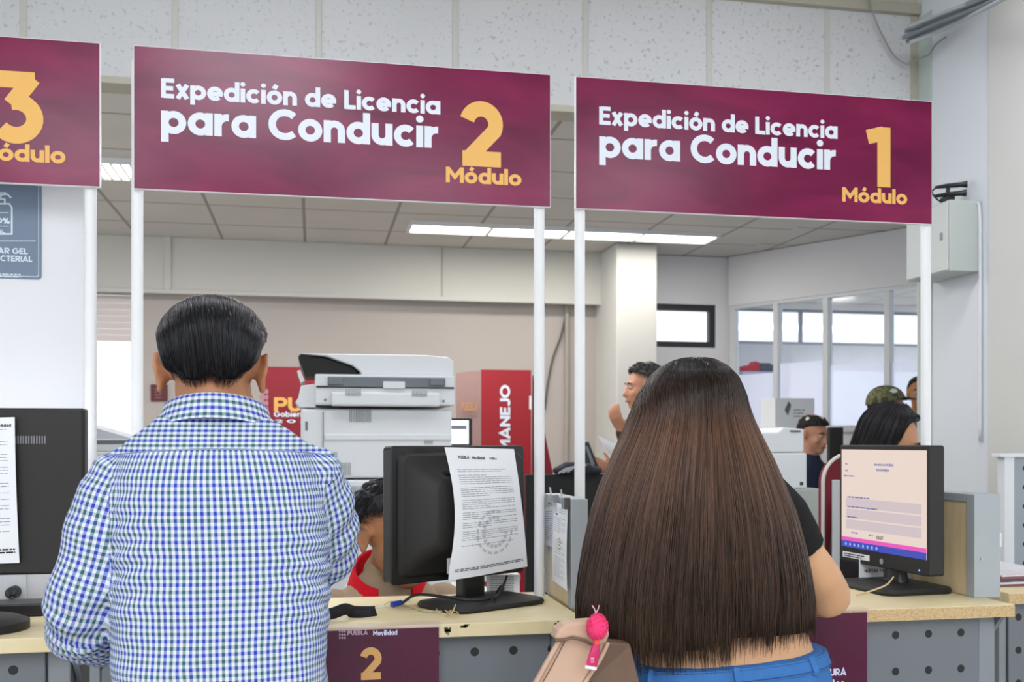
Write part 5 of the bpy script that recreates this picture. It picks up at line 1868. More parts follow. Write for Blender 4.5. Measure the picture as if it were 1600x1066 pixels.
YOKE = lambda x: at(340, 702, MY - 0.12).z - 0.35 * (x - SCX) ** 2
for poly in shirt.data.polygons:
    c = off @ poly.center
    dl = seg_param(c, slv_pts['left'])
    dr = seg_param(c, slv_pts['right'])
    on = None
    if abs(c.x - SCX) > 0.165 or c.z < 1.1:
        for k, dd in (('left', dl), ('right', dr)):
            rr = slv_r[k][dd[2]] * (1 - dd[3]) + slv_r[k][dd[2] + 1] * dd[3]
            if dd[0] < rr + 0.010 and dd[1] > 0.03:
                on = k
    # inside the trunk's own outline it is trunk
    if on:
        q = [abs(t[2] - c.z) for t in tor]
        j = q.index(min(q))
        cx, cy, z, a, b = tor[j]
        if ((c.x - cx) / a) ** 2 + ((c.y - cy) / b) ** 2 < 0.98 and c.z < 1.30:
            on = None
    us = []
    for li in poly.loop_indices:
        p = W_[shirt.data.loops[li].vertex_index]
        if on:
            u = sleeve_uv(p, on)
        else:
            u = trunk_uv(p)
            if c.z > YOKE(c.x):
                u = ((p.x - SCX) * 1.05, p.z * 1.4 + 0.003)
        us.append([li, u[0], u[1]])
    yk = not on and c.z > YOKE(c.x)
    r0 = us[0][1]
    per = 2 * PI * (0.058 if on else 0.205)
    for li, a, b in us:
        if a - r0 > per / 2:
            a -= per
        elif r0 - a > per / 2:
            a += per
        uvl.data[li].uv = (b, a) if yk else (a, b)


def on_surface(obj, tree, p, lift=0.0008):
    """push a point from behind onto the cloth"""
    hit = tree.ray_cast(p + Vector((0, -0.5, 0)), Vector((0, 1, 0)))
    return hit[0] + Vector((0, -lift, 0)) if hit[0] is not None else None


tree = BVHTree.FromPolygons(W_, [tuple(p.vertices) for p in shirt.data.polygons])
seam = []
for k in range(60):
    x = SCX - 0.178 + 0.356 * k / 59
    h = on_surface(shirt, tree, Vector((x, MY, YOKE(x))))
    if h is not None:
        seam.append(h)
part_label(MB().tube(seam, 0.0011, 6).build('yoke_seam', cloth('seam_thread', '#8494b4'), shirt, smooth='all'), 'stitched yoke seam')

# collar: stand and fall folded round the neck
def collar(cx, cy, zt, drop, rx, ry, fall, m, root, tilt=0.030, name='collar', rng=150, uvscale=True):
    n = 48
    rings = []
    prof = [(-0.004, -drop * 0.9), (-0.002, -0.004), (0.002, 0.0), (0.006, -0.003), (0.012, -drop * 0.55), (0.019, -drop), (0.015, -drop - 0.001), (0.008, -drop * 0.55)]
    for i in range(n + 1):
        t = R(-rng + 2 * rng * i / n)
        ring = []
        for o_, dz in prof:
            k = (1 - math.cos(t)) / 2
            ring.append(Vector((cx + (rx + o_ + fall * k) * math.sin(t), cy - (ry + o_) * math.cos(t) - 0.0, zt + dz * (1 + 0.25 * k) - tilt * k * 1.5)))
        rings.append(ring)
    ob = MB().loft(rings, caps=True).build(name, m, root, smooth=True, angle=60)
    uv = ob.data.uv_layers.new(name='weave')
    for poly in ob.data.polygons:
        for li in poly.loop_indices:
            vi = ob.data.loops[li].vertex_index
            i, j = divmod(vi, len(prof))
            s = sum(math.hypot(prof[q + 1][0] - prof[q][0], prof[q + 1][1] - prof[q][1]) for q in range(min(j, len(prof) - 1)))
            uv.data[li].uv = (s + 0.0035, R(-rng + 2 * rng * i / n) * (rx + 0.01))
    return ob


ca0 = at(337, 613, MY - 0.08)
collar(at(337, 630, MY).x, MY + 0.012, ca0.z, 0.040, 0.077, 0.083, 0.004, M_GINGHAM, man)
# trousers
mb = MB()
mb.ball((man_cx, MY, 0.93), (0.172, 0.128, 0.12), 20, 12)
for s in (-1, 1):
    mb.tube([(man_cx + s * 0.088, MY, 0.93), (man_cx + s * 0.09, MY + 0.01, 0.5), (man_cx + s * 0.095, MY - 0.01, 0.10)], [0.094, 0.075, 0.068], 18)
from_mesh(organic(mb, 0.012, 4), 'trousers', cloth('navy_trousers', '#23283a'), man)
for s in (-1, 1):
    MB().tube([(man_cx + s * 0.095, MY - 0.06, 0.042), (man_cx + s * 0.10, MY + 0.02, 0.05), (man_cx + s * 0.108, MY + 0.18, 0.034)], [(0.042, 0.04), (0.048, 0.047), (0.035, 0.03)], 14, True, ref=(0, 0, 1)).build('shoe', mat('black_leather', '#17161a', 0.4), man, smooth='all')

# hair: combed back, seen from behind
HC = at(333, 536, MY + 0.035)
HRX, HRY, HRU, HRD, HP = 0.0868, 0.112, 0.0765, 0.118, 2.2


def man_hair_pt(x, al, lift=0.0):
    """x across, al = angle over the crown (0 top, 90 back, negative front)"""
    ca, sa = math.cos(R(al)), math.sin(R(al))
    q = max(0.0, min(1.0, 0.5 - 0.9 * ca))
    pw = 2.0 + 1.9 * q * q * (3 - 2 * q)
    kx = max(0.0, 1 - abs(x / HRX) ** pw) ** (1 / pw)
    rz = HRU if ca > 0 else HRD
    s2 = 2 / HP
    y = -HRY * kx * math.copysign(abs(sa) ** s2, sa)
    qx = max(0.0, min(1.0, (al - 80) / 50))
    x = x * (1 - 0.085 * qx * qx * (3 - 2 * qx))
    z = rz * kx * math.copysign(abs(ca) ** s2, ca)
    v = Vector((x, y, z))
    return HC + v * (1 + lift / 0.09)


def man_lim(x):
    a = abs(x) / HRX
    return 123 - 5 * math.exp(-(x / 0.012) ** 2) + 4 * noise.noise(Vector((x * 55, 0.3, 7))) - (0 if a < 0.45 else 9 * (a - 0.45) / 0.55)


mb = MB()
nx, na = 60, 40
rings = []
for j in range(na + 1):
    ring = []
    for i in range(nx + 1):
        x = HRX * math.sin(-PI / 2 + PI * i / nx) * 0.999
        al = -62 + (man_lim(x) + 62) * j / na
        g = noise.noise(Vector((x * 150 + 2 * math.sin(al * 0.03), al * 0.012, 3)))
        ring.append(man_hair_pt(x, al, 0.0042 * g * min(1, (man_lim(x) - al) / 25)))
    rings.append(ring)
inner = [[HC + (p - HC) * (0.90 if j < na - 8 else 0.90 + 0.085 * (j - na + 8) / 8) for p in r] for j, r in enumerate(rings)]
vs = [p for r in rings for p in r] + [p for r in inner for p in r]
N1 = len(rings) * (nx + 1)
fs = []
for j in range(na):
    for i in range(nx):
        a = j * (nx + 1) + i
        fs.append((a, a + 1, a + nx + 2, a + nx + 1))
        fs.append((N1 + a, N1 + a + nx + 1, N1 + a + nx + 2, N1 + a + 1))
for i in range(nx):
    a = na * (nx + 1) + i
    fs.append((a, a + 1, N1 + a + 1, N1 + a))
    fs.append((i, N1 + i, N1 + i + 1, i + 1))
for j in range(na):
    a = j * (nx + 1)
    fs.append((a, a + nx + 1, N1 + a + nx + 1, N1 + a))
    b = a + nx
    fs.append((b, N1 + b, N1 + b + nx + 1, b + nx + 1))
mb.add(vs, fs)
M_HAIR_MAN = hair_material('black_combed_hair', '#17171b', [(0.5, '#1c1c21')], '#1b1919', 1.66, 1.45, 0.40, 0.55)
hair = mb.build('hair', M_HAIR_MAN, man, smooth='all')
rnd = random.Random(21)
paths = []
for k in range(2000):
    x0 = HRX * math.sin(rnd.uniform(-1, 1) * PI / 2) * 0.965
    a0 = rnd.uniform(-60, 5) if rnd.random() < 0.65 else rnd.uniform(0, 75)
    a1 = min(man_lim(x0) + rnd.uniform(-12, 3), a0 + rnd.uniform(60, 175))
    lift = rnd.uniform(0.0003, 0.0042)
    ph, sl = rnd.uniform(0, 6), rnd.uniform(0.004, 0.034)
    pts = []
    for i in range(12):
        t = i / 11
        al = a0 + (a1 - a0) * t
        x = x0 + sl * (al - 20) / 100 * (1 - abs(x0) / HRX) + 0.0018 * math.sin(al * 0.05 + ph)
        x += -0.16 * x0 * max(0, (al - 60) / 60)
        x = max(-HRX * 0.97, min(HRX * 0.97, x))
        pts.append(man_hair_pt(x, al, lift * min(1, 6 * (1 - t)) + 0.0003))
    paths.append(pts)
strands('hair_locks', M_HAIR_MAN, hair, paths, 0.00075)
# nape: short cropped hair fading into the neck
mb = MB()
paths = []
for k in range(900):
    x = rnd.uniform(-0.068, 0.068)
    al = man_lim(x) + rnd.uniform(-16, 4)
    p = man_hair_pt(max(-0.085, min(0.085, x * 1.0)), al, -0.004)
    q = p + Vector((-0.1 * x, -0.002 + rnd.uniform(-.002, .003), -rnd.uniform(0.006, 0.013)))
    paths.append([p, (p + q) / 2 + Vector((0, -0.002, 0)), q])
strands('nape_hair', M_HAIR_MAN, hair, paths, 0.0006)

# ---------------------------------------------------------------- the woman with the long hair
WY = 2.02
M_SKIN_W = skin('light_tan_skin', '#c79a74')


def px_ring(y, l, r, hd, yc, e=2.4, n=36, dz=0.0):
    a, b = at(l, y, yc), at(r, y, yc)
    return sring((a.x + b.x) / 2, yc, a.z + dz, (b.x - a.x) / 2, hd, n, e)


wt = [(1300, 995, 1285, 0.11, WY), (1100, 985, 1288, 0.125, WY), (1066, 988, 1284, 0.123, WY), (1035, 993, 1276, 0.112, WY), (1005, 1000, 1266, 0.103, WY), (960, 1004, 1250, 0.100, WY),
      (900, 1000, 1235, 0.105, WY), (840, 995, 1218, 0.11, WY), (790, 985, 1200, 0.105, WY), (755, 985, 1190, 0.095, WY), (728, 1010, 1165, 0.08, WY), (706, 1050, 1125, 0.062, WY + 0.01)]
w_tor = [px_ring(*q) for q in wt]
WHM = head_matrix(at(1085, 650, WY + 0.035), -4, 12)
arm_r = [(1150, 752, WY, .050), (1190, 775, WY, .056), (1222, 808, WY, .056), (1252, 862, WY + .005, .050), (1278, 903, WY + .01, .050), (1292, 930, WY + .035, .053), (1266, 933, WY + .11, .043), (1215, 926, WY + .22, .034), (1170, 922, WY + .30, .027)]
arm_l = [(1020, 752, WY, .050), (992, 800, WY, .052), (975, 860, WY + .01, .048), (968, 905, WY + .05, .045), (990, 925, WY + .14, .040), (1030, 930, WY + .23, .033), (1060, 920, WY + .29, .027)]
mb = MB()
head_shape(mb, WHM, 0.95)
whc = WHM.translation
nb = at(1088, 712, WY + 0.01)
mb.tube([nb + Vector((0, 0, -0.05)), nb, whc + Vector((0, -0.03, -0.03))], [0.055, 0.052, 0.052], 16, True)
mb.loft([[p + (Vector((sum(q.x for q in r) / len(r), WY, p.z)) - p) * 0.06 for p in r] for r in w_tor])
for arm, th in ((arm_r, -1), (arm_l, 1)):
    P = [at(x, y, Y) for x, y, Y, r in arm]
    mb.tube(P, [q[3] * (0.90 if i < 4 else 1.0) for i, q in enumerate(arm)], 18, True)
    hand_shape(mb, P[-1], (0.5 * th, 0.7, 0.16), (th, 0.4, 0.3), 0.25, 0.92)
w_cx = at(1137, 1066, WY).x
for s in (-1, 1):
    mb.tube([(w_cx + s * 0.09, WY, 0.88), (w_cx + s * 0.085, WY + 0.01, 0.48), (w_cx + s * 0.08, WY - 0.01, 0.08)], [0.08, 0.05, 0.036], 14, True)
    mb.tube([(w_cx + s * 0.08, WY - 0.03, 0.04), (w_cx + s * 0.09, WY + 0.13, 0.028)], [0.034, 0.026], 10, True)
woman = from_mesh(organic(mb, 0.0075, 5), 'person', M_SKIN_W)
tag(woman, 'woman seen from behind with very long brown hair, black top and jeans', 'person')
face_parts(WHM, woman, 0.95)
# black cropped top with short sleeves
mb = MB()
grow = lambda ring, k: [p + (p - sum(ring, Vector()) / len(ring)) * k for p in ring]
top_r = [px_ring(988, 1003, 1262, 0.106, WY)] + [px_ring(*q) for q in wt[5:]]
mb.loft([grow(r, 0.05) for r in top_r])
mb.tube([at(x, y, Y) for x, y, Y, r in arm_r[:4]], [r + 0.004 for x, y, Y, r in arm_r[:4]], 20)
mb.tube([at(x, y, Y) for x, y, Y, r in arm_l[:3]], [r + 0.006 for x, y, Y, r in arm_l[:3]], 20)
for a in (arm_r, arm_l):
    mb.ball(at(*a[0][:3]), a[0][3] + 0.003, 14, 10)
from_mesh(organic(mb, 0.0075, 4), 'top', cloth('black_jersey', '#1d1d1e', 0.15), woman, lambda p, n: 0.002 * noise.noise(p * 14))
# jeans
M_DENIM = cloth('blue_denim', '#3b6ca8', 0.22, 26)
mb = MB()
jr = [px_ring(1028, 988, 1279, 0.119, WY), px_ring(1066, 983, 1289, 0.131, WY), px_ring(1100, 980, 1293, 0.133, WY), px_ring(1180, 985, 1290, 0.125, WY)]
mb.loft([[p + Vector((0, 0, 0.012 * (p.x - w_cx) / 0.2)) for p in jr[0]]] + jr[1:])
for s in (-1, 1):
    mb.tube([(w_cx + s * 0.092, WY, 0.88), (w_cx + s * 0.087, WY + 0.01, 0.48), (w_cx + s * 0.082, WY - 0.01, 0.09)], [0.095, 0.065, 0.05], 18)
jeans = from_mesh(organic(mb, 0.009, 3), 'jeans', M_DENIM, woman, lambda p, n: 0.002 * noise.noise(p * 16))
tilt = lambda p: p + Vector((0, 0, 0.012 * (p.x - w_cx) / 0.2))
wb0, wb1 = grow(px_ring(1030, 987, 1280, 0.120, WY, n=60), 0.012), grow(px_ring(1052, 984, 1286, 0.127, WY, n=60), 0.012)
ins0, ins1 = grow(px_ring(1030, 987, 1280, 0.120, WY, n=60), -0.02), grow(px_ring(1052, 984, 1286, 0.127, WY, n=60), -0.02)
rings = [[tilt(a), tilt(b), tilt(c), tilt(d)] for a, b, c, d in zip(wb0, wb1, ins1, ins0)]
MB().loft(rings + rings[:1], caps=False).build('waistband', M_DENIM, jeans, smooth=True)
for zz, nm in ((wb0, 0.004), (wb1, -0.002)):
    MB().tube([tilt(p) + Vector((0, 0, -nm if zz is wb0 else 0.004)) + (p - Vector((w_cx, WY, p.z))).normalized() * 0.0006 for p in zz + zz[:1]], 0.0009, 5).build('seam', mat('denim_stitch', '#24487f', 0.8), jeans, smooth='all')
for px in (1142, 1268, 1030):
    i = min(range(60), key=lambda k: abs(wb0[k].x - at(px, 1030, WY - 0.12).x) + (10 if wb0[k].y > WY else 0))
    a, b = tilt(wb0[i]), tilt(wb1[i])
    o_ = (a - Vector((w_cx, WY, a.z))).normalized() * 0.004
    ribbon(MB(), [a + o_ * 0.2 + Vector((0, 0, 0.003)), a + o_ + Vector((0, 0, -0.004)), b + o_ + Vector((0, 0, 0.003)), b + o_ * 0.2 + Vector((0, 0, -0.004))], 0.013, (1, 0.2, 0), 0.0016).build('belt_loop', M_DENIM, jeans)
for s in (-1, 1):
    MB().tube([(w_cx + s * 0.08, WY - 0.05, 0.036), (w_cx + s * 0.085, WY + 0.02, 0.044), (w_cx + s * 0.092, WY + 0.16, 0.03)], [(0.036, 0.034), (0.04, 0.04), (0.03, 0.026)], 14, True, ref=(0, 0, 1)).build('shoe', MATS['white_plastic'], woman, smooth='all')

# long hair: a shell from the crown down the back, laid with fine locks
hair_rows = [  # row, left, right, half depth, Y
    (557.5, 1077, 1093, 0.015, WY - 0.005), (562, 1056, 1113, 0.050, WY - 0.003), (572, 1037, 1130, 0.075, WY), (590, 1019, 1145, 0.096, WY), (615, 1005, 1154, 0.110, WY), (645, 993, 1161, 0.116, WY), (680, 980, 1177, 0.118, WY),
    (720, 962, 1197, 0.120, WY - 0.005), (760, 945, 1213, 0.123, WY - 0.012), (800, 931, 1228, 0.126, WY - 0.018), (850, 918, 1242, 0.126, WY - 0.022), (900, 908, 1254, 0.122, WY - 0.026),
    (940, 903, 1262, 0.115, WY - 0.028), (980, 903, 1266, 0.106, WY - 0.028), (1040, 908, 1268, 0.095, WY - 0.028)]
HRW = []
for y, l, r, hd, yc in hair_rows:
    a, b = at(l, y, yc), at(r, y, yc)
    HRW.append(((a.x + b.x) / 2, yc, a.z, (b.x - a.x) / 2, hd, y))


def hair_at(row, th, lift=0.0):
    """row in picture rows, th = angle from the middle of the back (degrees, + to the right)"""
    i = 0
    while i < len(HRW) - 2 and HRW[i + 1][5] < row:
        i += 1
    a, b = HRW[i], HRW[i + 1]
    t = max(0, min(1.1, (row - a[5]) / (b[5] - a[5])))
    if i == 0:
        t = t ** 0.5
    q = [a[k] + (b[k] - a[k]) * t for k in range(5)]
    e = 2.3
    s, c = math.sin(R(th)), math.cos(R(th))
    return Vector((q[0] + (q[3] + lift) * math.copysign(abs(s) ** (2 / e), s), q[1] - (q[4] + lift) * math.copysign(abs(c) ** (2 / e), c), q[2]))


def hair_end(th):
    """row where the hair stops at this angle"""
    x = math.sin(R(max(-90, min(90, th))))
    pts = [(-1.0, 968), (-0.9, 985), (-0.75, 1012), (-0.55, 1028), (-0.35, 1033), (-0.12, 1030), (0.08, 1012), (0.3, 1000), (0.55, 994), (0.8, 990), (1.0, 985)]
    for (a, ya), (b, yb) in zip(pts, pts[1:]):
        if x <= b:
            return ya + (yb - ya) * (x - a) / (b - a)
    return pts[-1][1]


def th_lim(row):
    return 178 if row < 575 else max(108, 178 - (row - 575) * 1.0)


nth = 90
rings = []
NR = 34
for j in range(NR + 1):
    ring = []
    for i in range(nth + 1):
        f_ = -1 + 2 * i / nth
        t = j / NR
        row0 = 558 + (1000 - 558) * t
        th = f_ * th_lim(row0)
        row = 558 + (hair_end(th) - 22 - 558) * t
        g = 0.005 * noise.noise(Vector((th * 0.10, row * 0.004, 1))) * min(1, 2 * t) + 0.006 * noise.noise(Vector((th * 0.035, row * 0.003, 5))) * t
        ring.append(hair_at(row, th, g - 0.003))
    rings.append(ring)
inner = [[p + (Vector((HRW[min(14, max(0, int(j / NR * 14)))][0], WY, p.z)) - p).normalized() * (0.018 if j else 0.003) for p in r] for j, r in enumerate(rings)]
vs = [p for r in rings for p in r] + [p for r in inner for p in r]
K = nth + 1
N1 = len(rings) * K
fs = []
for j in range(NR):
    for i in range(nth):
        a = j * K + i
        fs += [(a, a + K, a + K + 1, a + 1), (N1 + a, N1 + a + 1, N1 + a + K + 1, N1 + a + K)]
for i in range(nth):
    a = NR * K + i
    fs += [(a, N1 + a, N1 + a + 1, a + 1), (i, i + 1, N1 + i + 1, N1 + i)]
for j in range(NR):
    a, b = j * K, j * K + nth
    fs += [(a, N1 + a, N1 + a + K, a + K), (b, b + K, N1 + b + K, N1 + b)]
zt_, zb_ = at(1085, 557, WY).z, at(1085, 1030, WY).z
M_HAIR_W = hair_material('long_brown_hair', '#1d1613', [(0.14, '#2b1c13'), (0.26, '#5e3f2c'), (0.42, '#553b2b'), (0.60, '#453126'), (0.8, '#392a20')], '#403025', zt_, zb_, 0.38, 0.6)
w_hair = MB().add(vs, fs).build('hair', M_HAIR_W, woman, smooth='all')
rnd = random.Random(33)
paths = []
for k in range(4600):
    f_ = rnd.uniform(-1, 1)
    s0 = 558 + abs(rnd.gauss(0, 1)) * 40 if rnd.random() < 0.8 else rnd.uniform(600, 850)
    thb = f_ * 112
    end = hair_end(thb) + rnd.gauss(-3, 12) + 16 * noise.noise(Vector((f_ * 9, 0.5, 3))) - (abs(rnd.gauss(0, 60)) if rnd.random() < 0.25 else 0)
    lift = rnd.uniform(0.0, 0.005)
    ph, ph2, am = rnd.uniform(0, 6.3), rnd.uniform(0, 6.3), rnd.uniform(0.2, 1.3)
    n = 20
    pts = []
    for i in range(n):
        t = i / (n - 1)
        row = s0 + (end - s0) * t
        lim = th_lim(row) if row < 640 else 112
        th = f_ * min(lim, 150)
        th += 1.3 * am * t * math.sin(3.0 * t + ph) + 2.2 * noise.noise(Vector((f_ * 14, t * 1.2, 2))) * t
        g = 0.005 * noise.noise(Vector((th * 0.10, row * 0.004, 1))) * min(1, 2 * t) + 0.006 * noise.noise(Vector((th * 0.035, row * 0.003, 5))) * t
        pts.append(hair_at(row, th, g + lift * (0.25 + 0.75 * math.sin(PI * min(1, t * 1.15))) + 0.0015 * t * math.sin(7 * t + ph2)))
    paths.append(pts)
strands('hair_locks', M_HAIR_W, w_hair, paths, 0.00085)

# ---------------------------------------------------------------- her bag with the pompom charm
M_BAG = mat('beige_bag_leather', '#c0a08a', 0.6, var=0.06, scale=14, bump=0.05, bscale=120)
M_BAGD = mat('shaded_brown_leather', '#6e5546', 0.6, var=0.08, scale=14)
bag = thing('shoulder_bag', 'beige bag hanging at the left hip of the long-haired woman', 'bag', tuple(at(905, 1090, 1.86)))
BYY = 1.84
P_ = lambda x, y, d=0.0: at(x, y, BYY + d)
front = [P_(893, 985), P_(925, 988), P_(950, 1003), P_(938, 1030), P_(915, 1066), P_(880, 1130), P_(800, 1130), P_(838, 1066), P_(858, 1030), P_(876, 1000)]
MB().prism(front, (0.01, 0.05, 0)).build('front_panel', M_BAG, bag, bevel=0.006)
side = [P_(948, 1004, .004), P_(985, 1006, .05), P_(1000, 1066, .06), P_(990, 1130, .06), P_(885, 1130, .008), P_(917, 1066, .006)]
MB().prism(side, (0.0, 0.045, 0)).build('gusset', M_BAGD, bag, bevel=0.005)  # brown of this side includes its shade
part_label(MB().tube(spline([P_(876, 998, -.004), P_(858, 1030, -.004), P_(838, 1066, -.004), P_(803, 1128, -.004)], 6), 0.0045, 10).build('piping', M_BAG, bag, smooth='all'), 'beige rolled edge')
MB().tube(spline([P_(950, 1004, -.003), P_(938, 1030, -.003), P_(915, 1066, -.003), P_(882, 1128, -.003)], 6), 0.0042, 10).build('piping', M_BAG, bag, smooth='all')
MB().tube(spline([P_(884, 1000, -.002), P_(865, 1036, -.002), P_(846, 1070, -.002), P_(812, 1128, -.002)], 6), 0.0010, 6).build('stitching', M_BAGD, bag, smooth='all')
# tab folded over the top, strap running up under the hair to the shoulder
MB().prism([P_(x, y, -.014) for x, y in ((866, 1000), (872, 986), (882, 977), (898, 973), (926, 971), (946, 978), (954, 990), (948, 1006), (932, 1010), (915, 1000), (895, 996), (880, 1000))], (0, 0.045, 0)).build('fold_over_tab', M_BAG, bag, bevel=0.006, seg=3)
mb = MB()
ribbon(mb, spline([P_(922, 1006, .06), P_(958, 985, .13), P_(976, 925, .155), P_(975, 870, .15), P_(1005, 800, .16), P_(1026, 742, .17)], 6), 0.034, (0.75, 0.1, 0.4), 0.002)
part_label(mb.build('strap', M_BAG, bag, smooth=True), 'wide beige strap')
MB().tube(spline([P_(867, 1001, -.015), P_(880, 1001, -.017), P_(896, 998, -.017), P_(914, 1003, -.017), P_(932, 1012, -.015)], 6), 0.0022, 8).build('strap_edge', M_BAGD, bag, smooth='all')
# charm
ch = thing('bag_charm', 'pink pompom charm with a little lip gloss tube hanging on the beige bag', 'charm', tuple(P_(932, 1020, -.03)))
D = -0.035
c = P_(933, 980, D)
mb = MB().ball(c, (0.0185, 0.018, 0.0235), 28, 18)
pm = mb.build('pompom', mat('hot_pink_fluff', '#ea3f78', 0.95, var=0.14, scale=160, bump=0.5, bscale=260), ch, smooth='all')
for v in pm.data.vertices:
    v.co += v.normal * 0.0022 * noise.noise(v.co * 160) + v.normal * 0.002 * noise.noise(v.co * 60)
rnd = random.Random(5)
mb = MB()
for k in range(900):
    u, a = rnd.uniform(-1, 1), rnd.uniform(0, 2 * PI)
    q = math.sqrt(1 - u * u)
    n_ = Vector((q * math.cos(a), q * math.sin(a), u))
    p0 = c + Vector((n_.x * 0.018, n_.y * 0.0175, n_.z * 0.023))
    mb.tube([p0, p0 + n_ * 0.0026 + Vector((rnd.uniform(-1, 1), rnd.uniform(-1, 1), rnd.uniform(-1, 1))) * 0.001], 0.00045, 3)
mb.build('fluff', MATS['hot_pink_fluff'], pm)
MB().tube([P_(931, 959, D), P_(929, 952, D + .004), P_(925, 946, D + .008)], 0.0011, 6).build('string', mat('pale_pink_string', '#e3b3bd', 0.7), ch, smooth='all')
MB().tube([P_(931, 959, D), P_(935, 951, D + .004), P_(936, 946, D + .008)], 0.0009, 6).build('string', MATS['pale_pink_string'], ch, smooth='all')
MB().tube([P_(932, 998, D), P_(932, 1006, D)], [0.0062, 0.0066], 14).build('cap', mat('coral_plastic', '#f04a3a', 0.35), ch, smooth=True)
tb = [(P_(932, 1006, D), .0066, .0066), (P_(930, 1016, D), .0088, .0066), (P_(926, 1032, D), .0105, .0035), (P_(924, 1041, D), .0110, .0014)]
tube_ = MB().tube([q[0] for q in tb], [(q[1], q[2]) for q in tb], 18, ref=(0, 1, 0)).build('gloss_tube', mat('raspberry_gloss', '#c42a63', 0.2, var=0.15, scale=80), ch, smooth=True)
MB().tube([P_(924, 1041, D), P_(923, 1046, D)], [(.0112, .0013), (.0112, .0013)], 14, ref=(0, 1, 0)).build('crimp', M_WHITE, ch, smooth=True)
mb = MB()
text_lines(mb, P_(923, 1028, D - .006), (1, 0, 0), (0, 0, 1), 0.008, 3, 0.0035, 0.0016, seed=9)
mb.build('printed_lines', mat('pale_pink_print', '#eeb8c6', 0.5), ch)

# ---------------------------------------------------------------- people in the office behind
def figure(label, HMx, skin_m, top_m, leg_m, arms=None, seated=False, k=1.0, lean=0.0, long_sleeve=True, vest=None, shw=0.19, voxel=0.009, phi=None, face=True, brow='#191412', nd=0.17, nbk=0.035):
    """a whole person hung from the head: body skin, clothes as parts; arms = {side: (elbow, wrist, palm dir, thumb)} in world"""
    hc = HMx.translation
    fy = (HMx.to_3x3() @ Vector((0, 1, 0)))
    if phi is not None:
        fy = Vector((math.sin(R(phi)), math.cos(R(phi)), 0))
    fy.z = 0
    fy.normalize()
    fx = Vector((fy.y, -fy.x, 0))
    up = Vector((0, 0, 1))
    neck = hc - fy * nbk * k - up * nd * k
    sh = neck - up * 0.055 * k - fy * lean * 0.06
    chest = sh - up * 0.15 * k - fy * lean * 0.12
    waist = chest - up * 0.20 * k - fy * lean * 0.12
    hip = waist - up * 0.15 * k - fy * lean * 0.05
    pts = [hip, waist, chest, sh, neck + up * 0.02]
    rad = [(0.165, 0.115), (0.145, 0.105), (0.170, 0.115), (0.150, 0.090), (0.062, 0.058)]
    S = {}
    for s, nm in ((1, 'right'), (-1, 'left')):
        a = sh + fx * s * (shw - 0.03) - up * 0.02
        if arms and nm in arms:
            e, w, d, th = arms[nm]
        else:
            e = a + fx * s * 0.06 - up * 0.28 + fy * 0.02
            w = e + fy * 0.14 - up * 0.20 - fx * s * 0.03
            d, th = (w - e), fy + fx * -s
        S[nm] = (a, Vector(e), Vector(w), Vector(d), Vector(th))
    legs = []
    for s in (1, -1):
        h = hip + fx * s * 0.085
        if seated:
            kn = h + fy * 0.42 + up * 0.0
            an = Vector((kn.x, kn.y, 0.09)) + fy * 0.02
        else:
            kn = Vector((h.x, h.y, hip.z * 0.53)) + fy * 0.02
            an = Vector((h.x, h.y, 0.09))
        legs.append((h, kn, an))
    mb = MB()
    head_shape(mb, HMx, k)
    mb.tube([neck - up * 0.04, neck + up * 0.03, hc - fy * 0.015 - up * 0.03], [0.060, 0.056, 0.056], 14, True)
    mb.tube(pts, [(a * q, b * q) for (a, b), q in zip(rad, (0.93, 0.93, 0.9, 0.72, 0.75))], 18, True, ref=fy)
    for nm, (a, e, w, d, th) in S.items():
        mb.tube([a, a.lerp(e, 0.5), e, e.lerp(w, 0.4), w], [0.050, 0.046, 0.040, 0.040, 0.027], 12, True)
        hand_shape(mb, w, d, th, 0.5, 0.95)
    for h, kn, an in legs:
        mb.tube([h, kn, an], [0.08, 0.052, 0.04], 12, True)
        mb.tube([an - up * 0.045, an + fy * 0.15 - up * 0.06], [0.038, 0.028], 10, True)
    body = from_mesh(organic(mb, voxel, 4), 'person', skin_m)
    tag(body, label, 'person')
    mb = MB()
    mb.tube(pts[:4] + [pts[4] - up * 0.008], [(a * 1.08 + 0.004, b * 1.08 + 0.004) for a, b in rad[:4]] + [(0.072, 0.068)], 22, True, ref=fy)
    for nm, (a, e, w, d, th) in S.items():
        P = [a, a.lerp(e, 0.5), e, e.lerp(w, 0.5), w - (w - e) * 0.08] if long_sleeve else [a, a.lerp(e, 0.35), a.lerp(e, 0.65)]
        mb.tube(P, [0.062, 0.060, 0.054, 0.050, 0.040][:len(P)] if long_sleeve else [0.062, 0.060, 0.058], 14, True)
    from_mesh(organic(mb, voxel, 4), 'shirt', top_m, body, lambda p, n: 0.004 * noise.noise(p * 12))
    mb = MB()
    for h, kn, an in legs:
        mb.tube([h, kn, an + up * 0.02], [0.098, 0.072, 0.058], 14, True)
    mb.tube([hip - up * 0.02, hip + up * 0.08], [(0.175, 0.125), (0.165, 0.118)], 18, True, ref=fy)
    from_mesh(organic(mb, voxel * 1.3, 3), 'trousers', leg_m, body)
    for h, kn, an in legs:
        MB().tube([an - up * 0.05 - fy * 0.03, an - up * 0.045 + fy * 0.05, an - up * 0.058 + fy * 0.18], [(0.042, 0.038), (0.046, 0.043), (0.034, 0.028)], 12, True, ref=up).build('shoe', M_BLACK, body, smooth='all')
    if face:
        face_parts(HMx, body, k, brow=brow)
    body['_n'] = 0
    del body['_n']
    return body, dict(fx=fx, fy=fy, neck=neck, sh=sh, chest=chest, S=S, hc=hc)


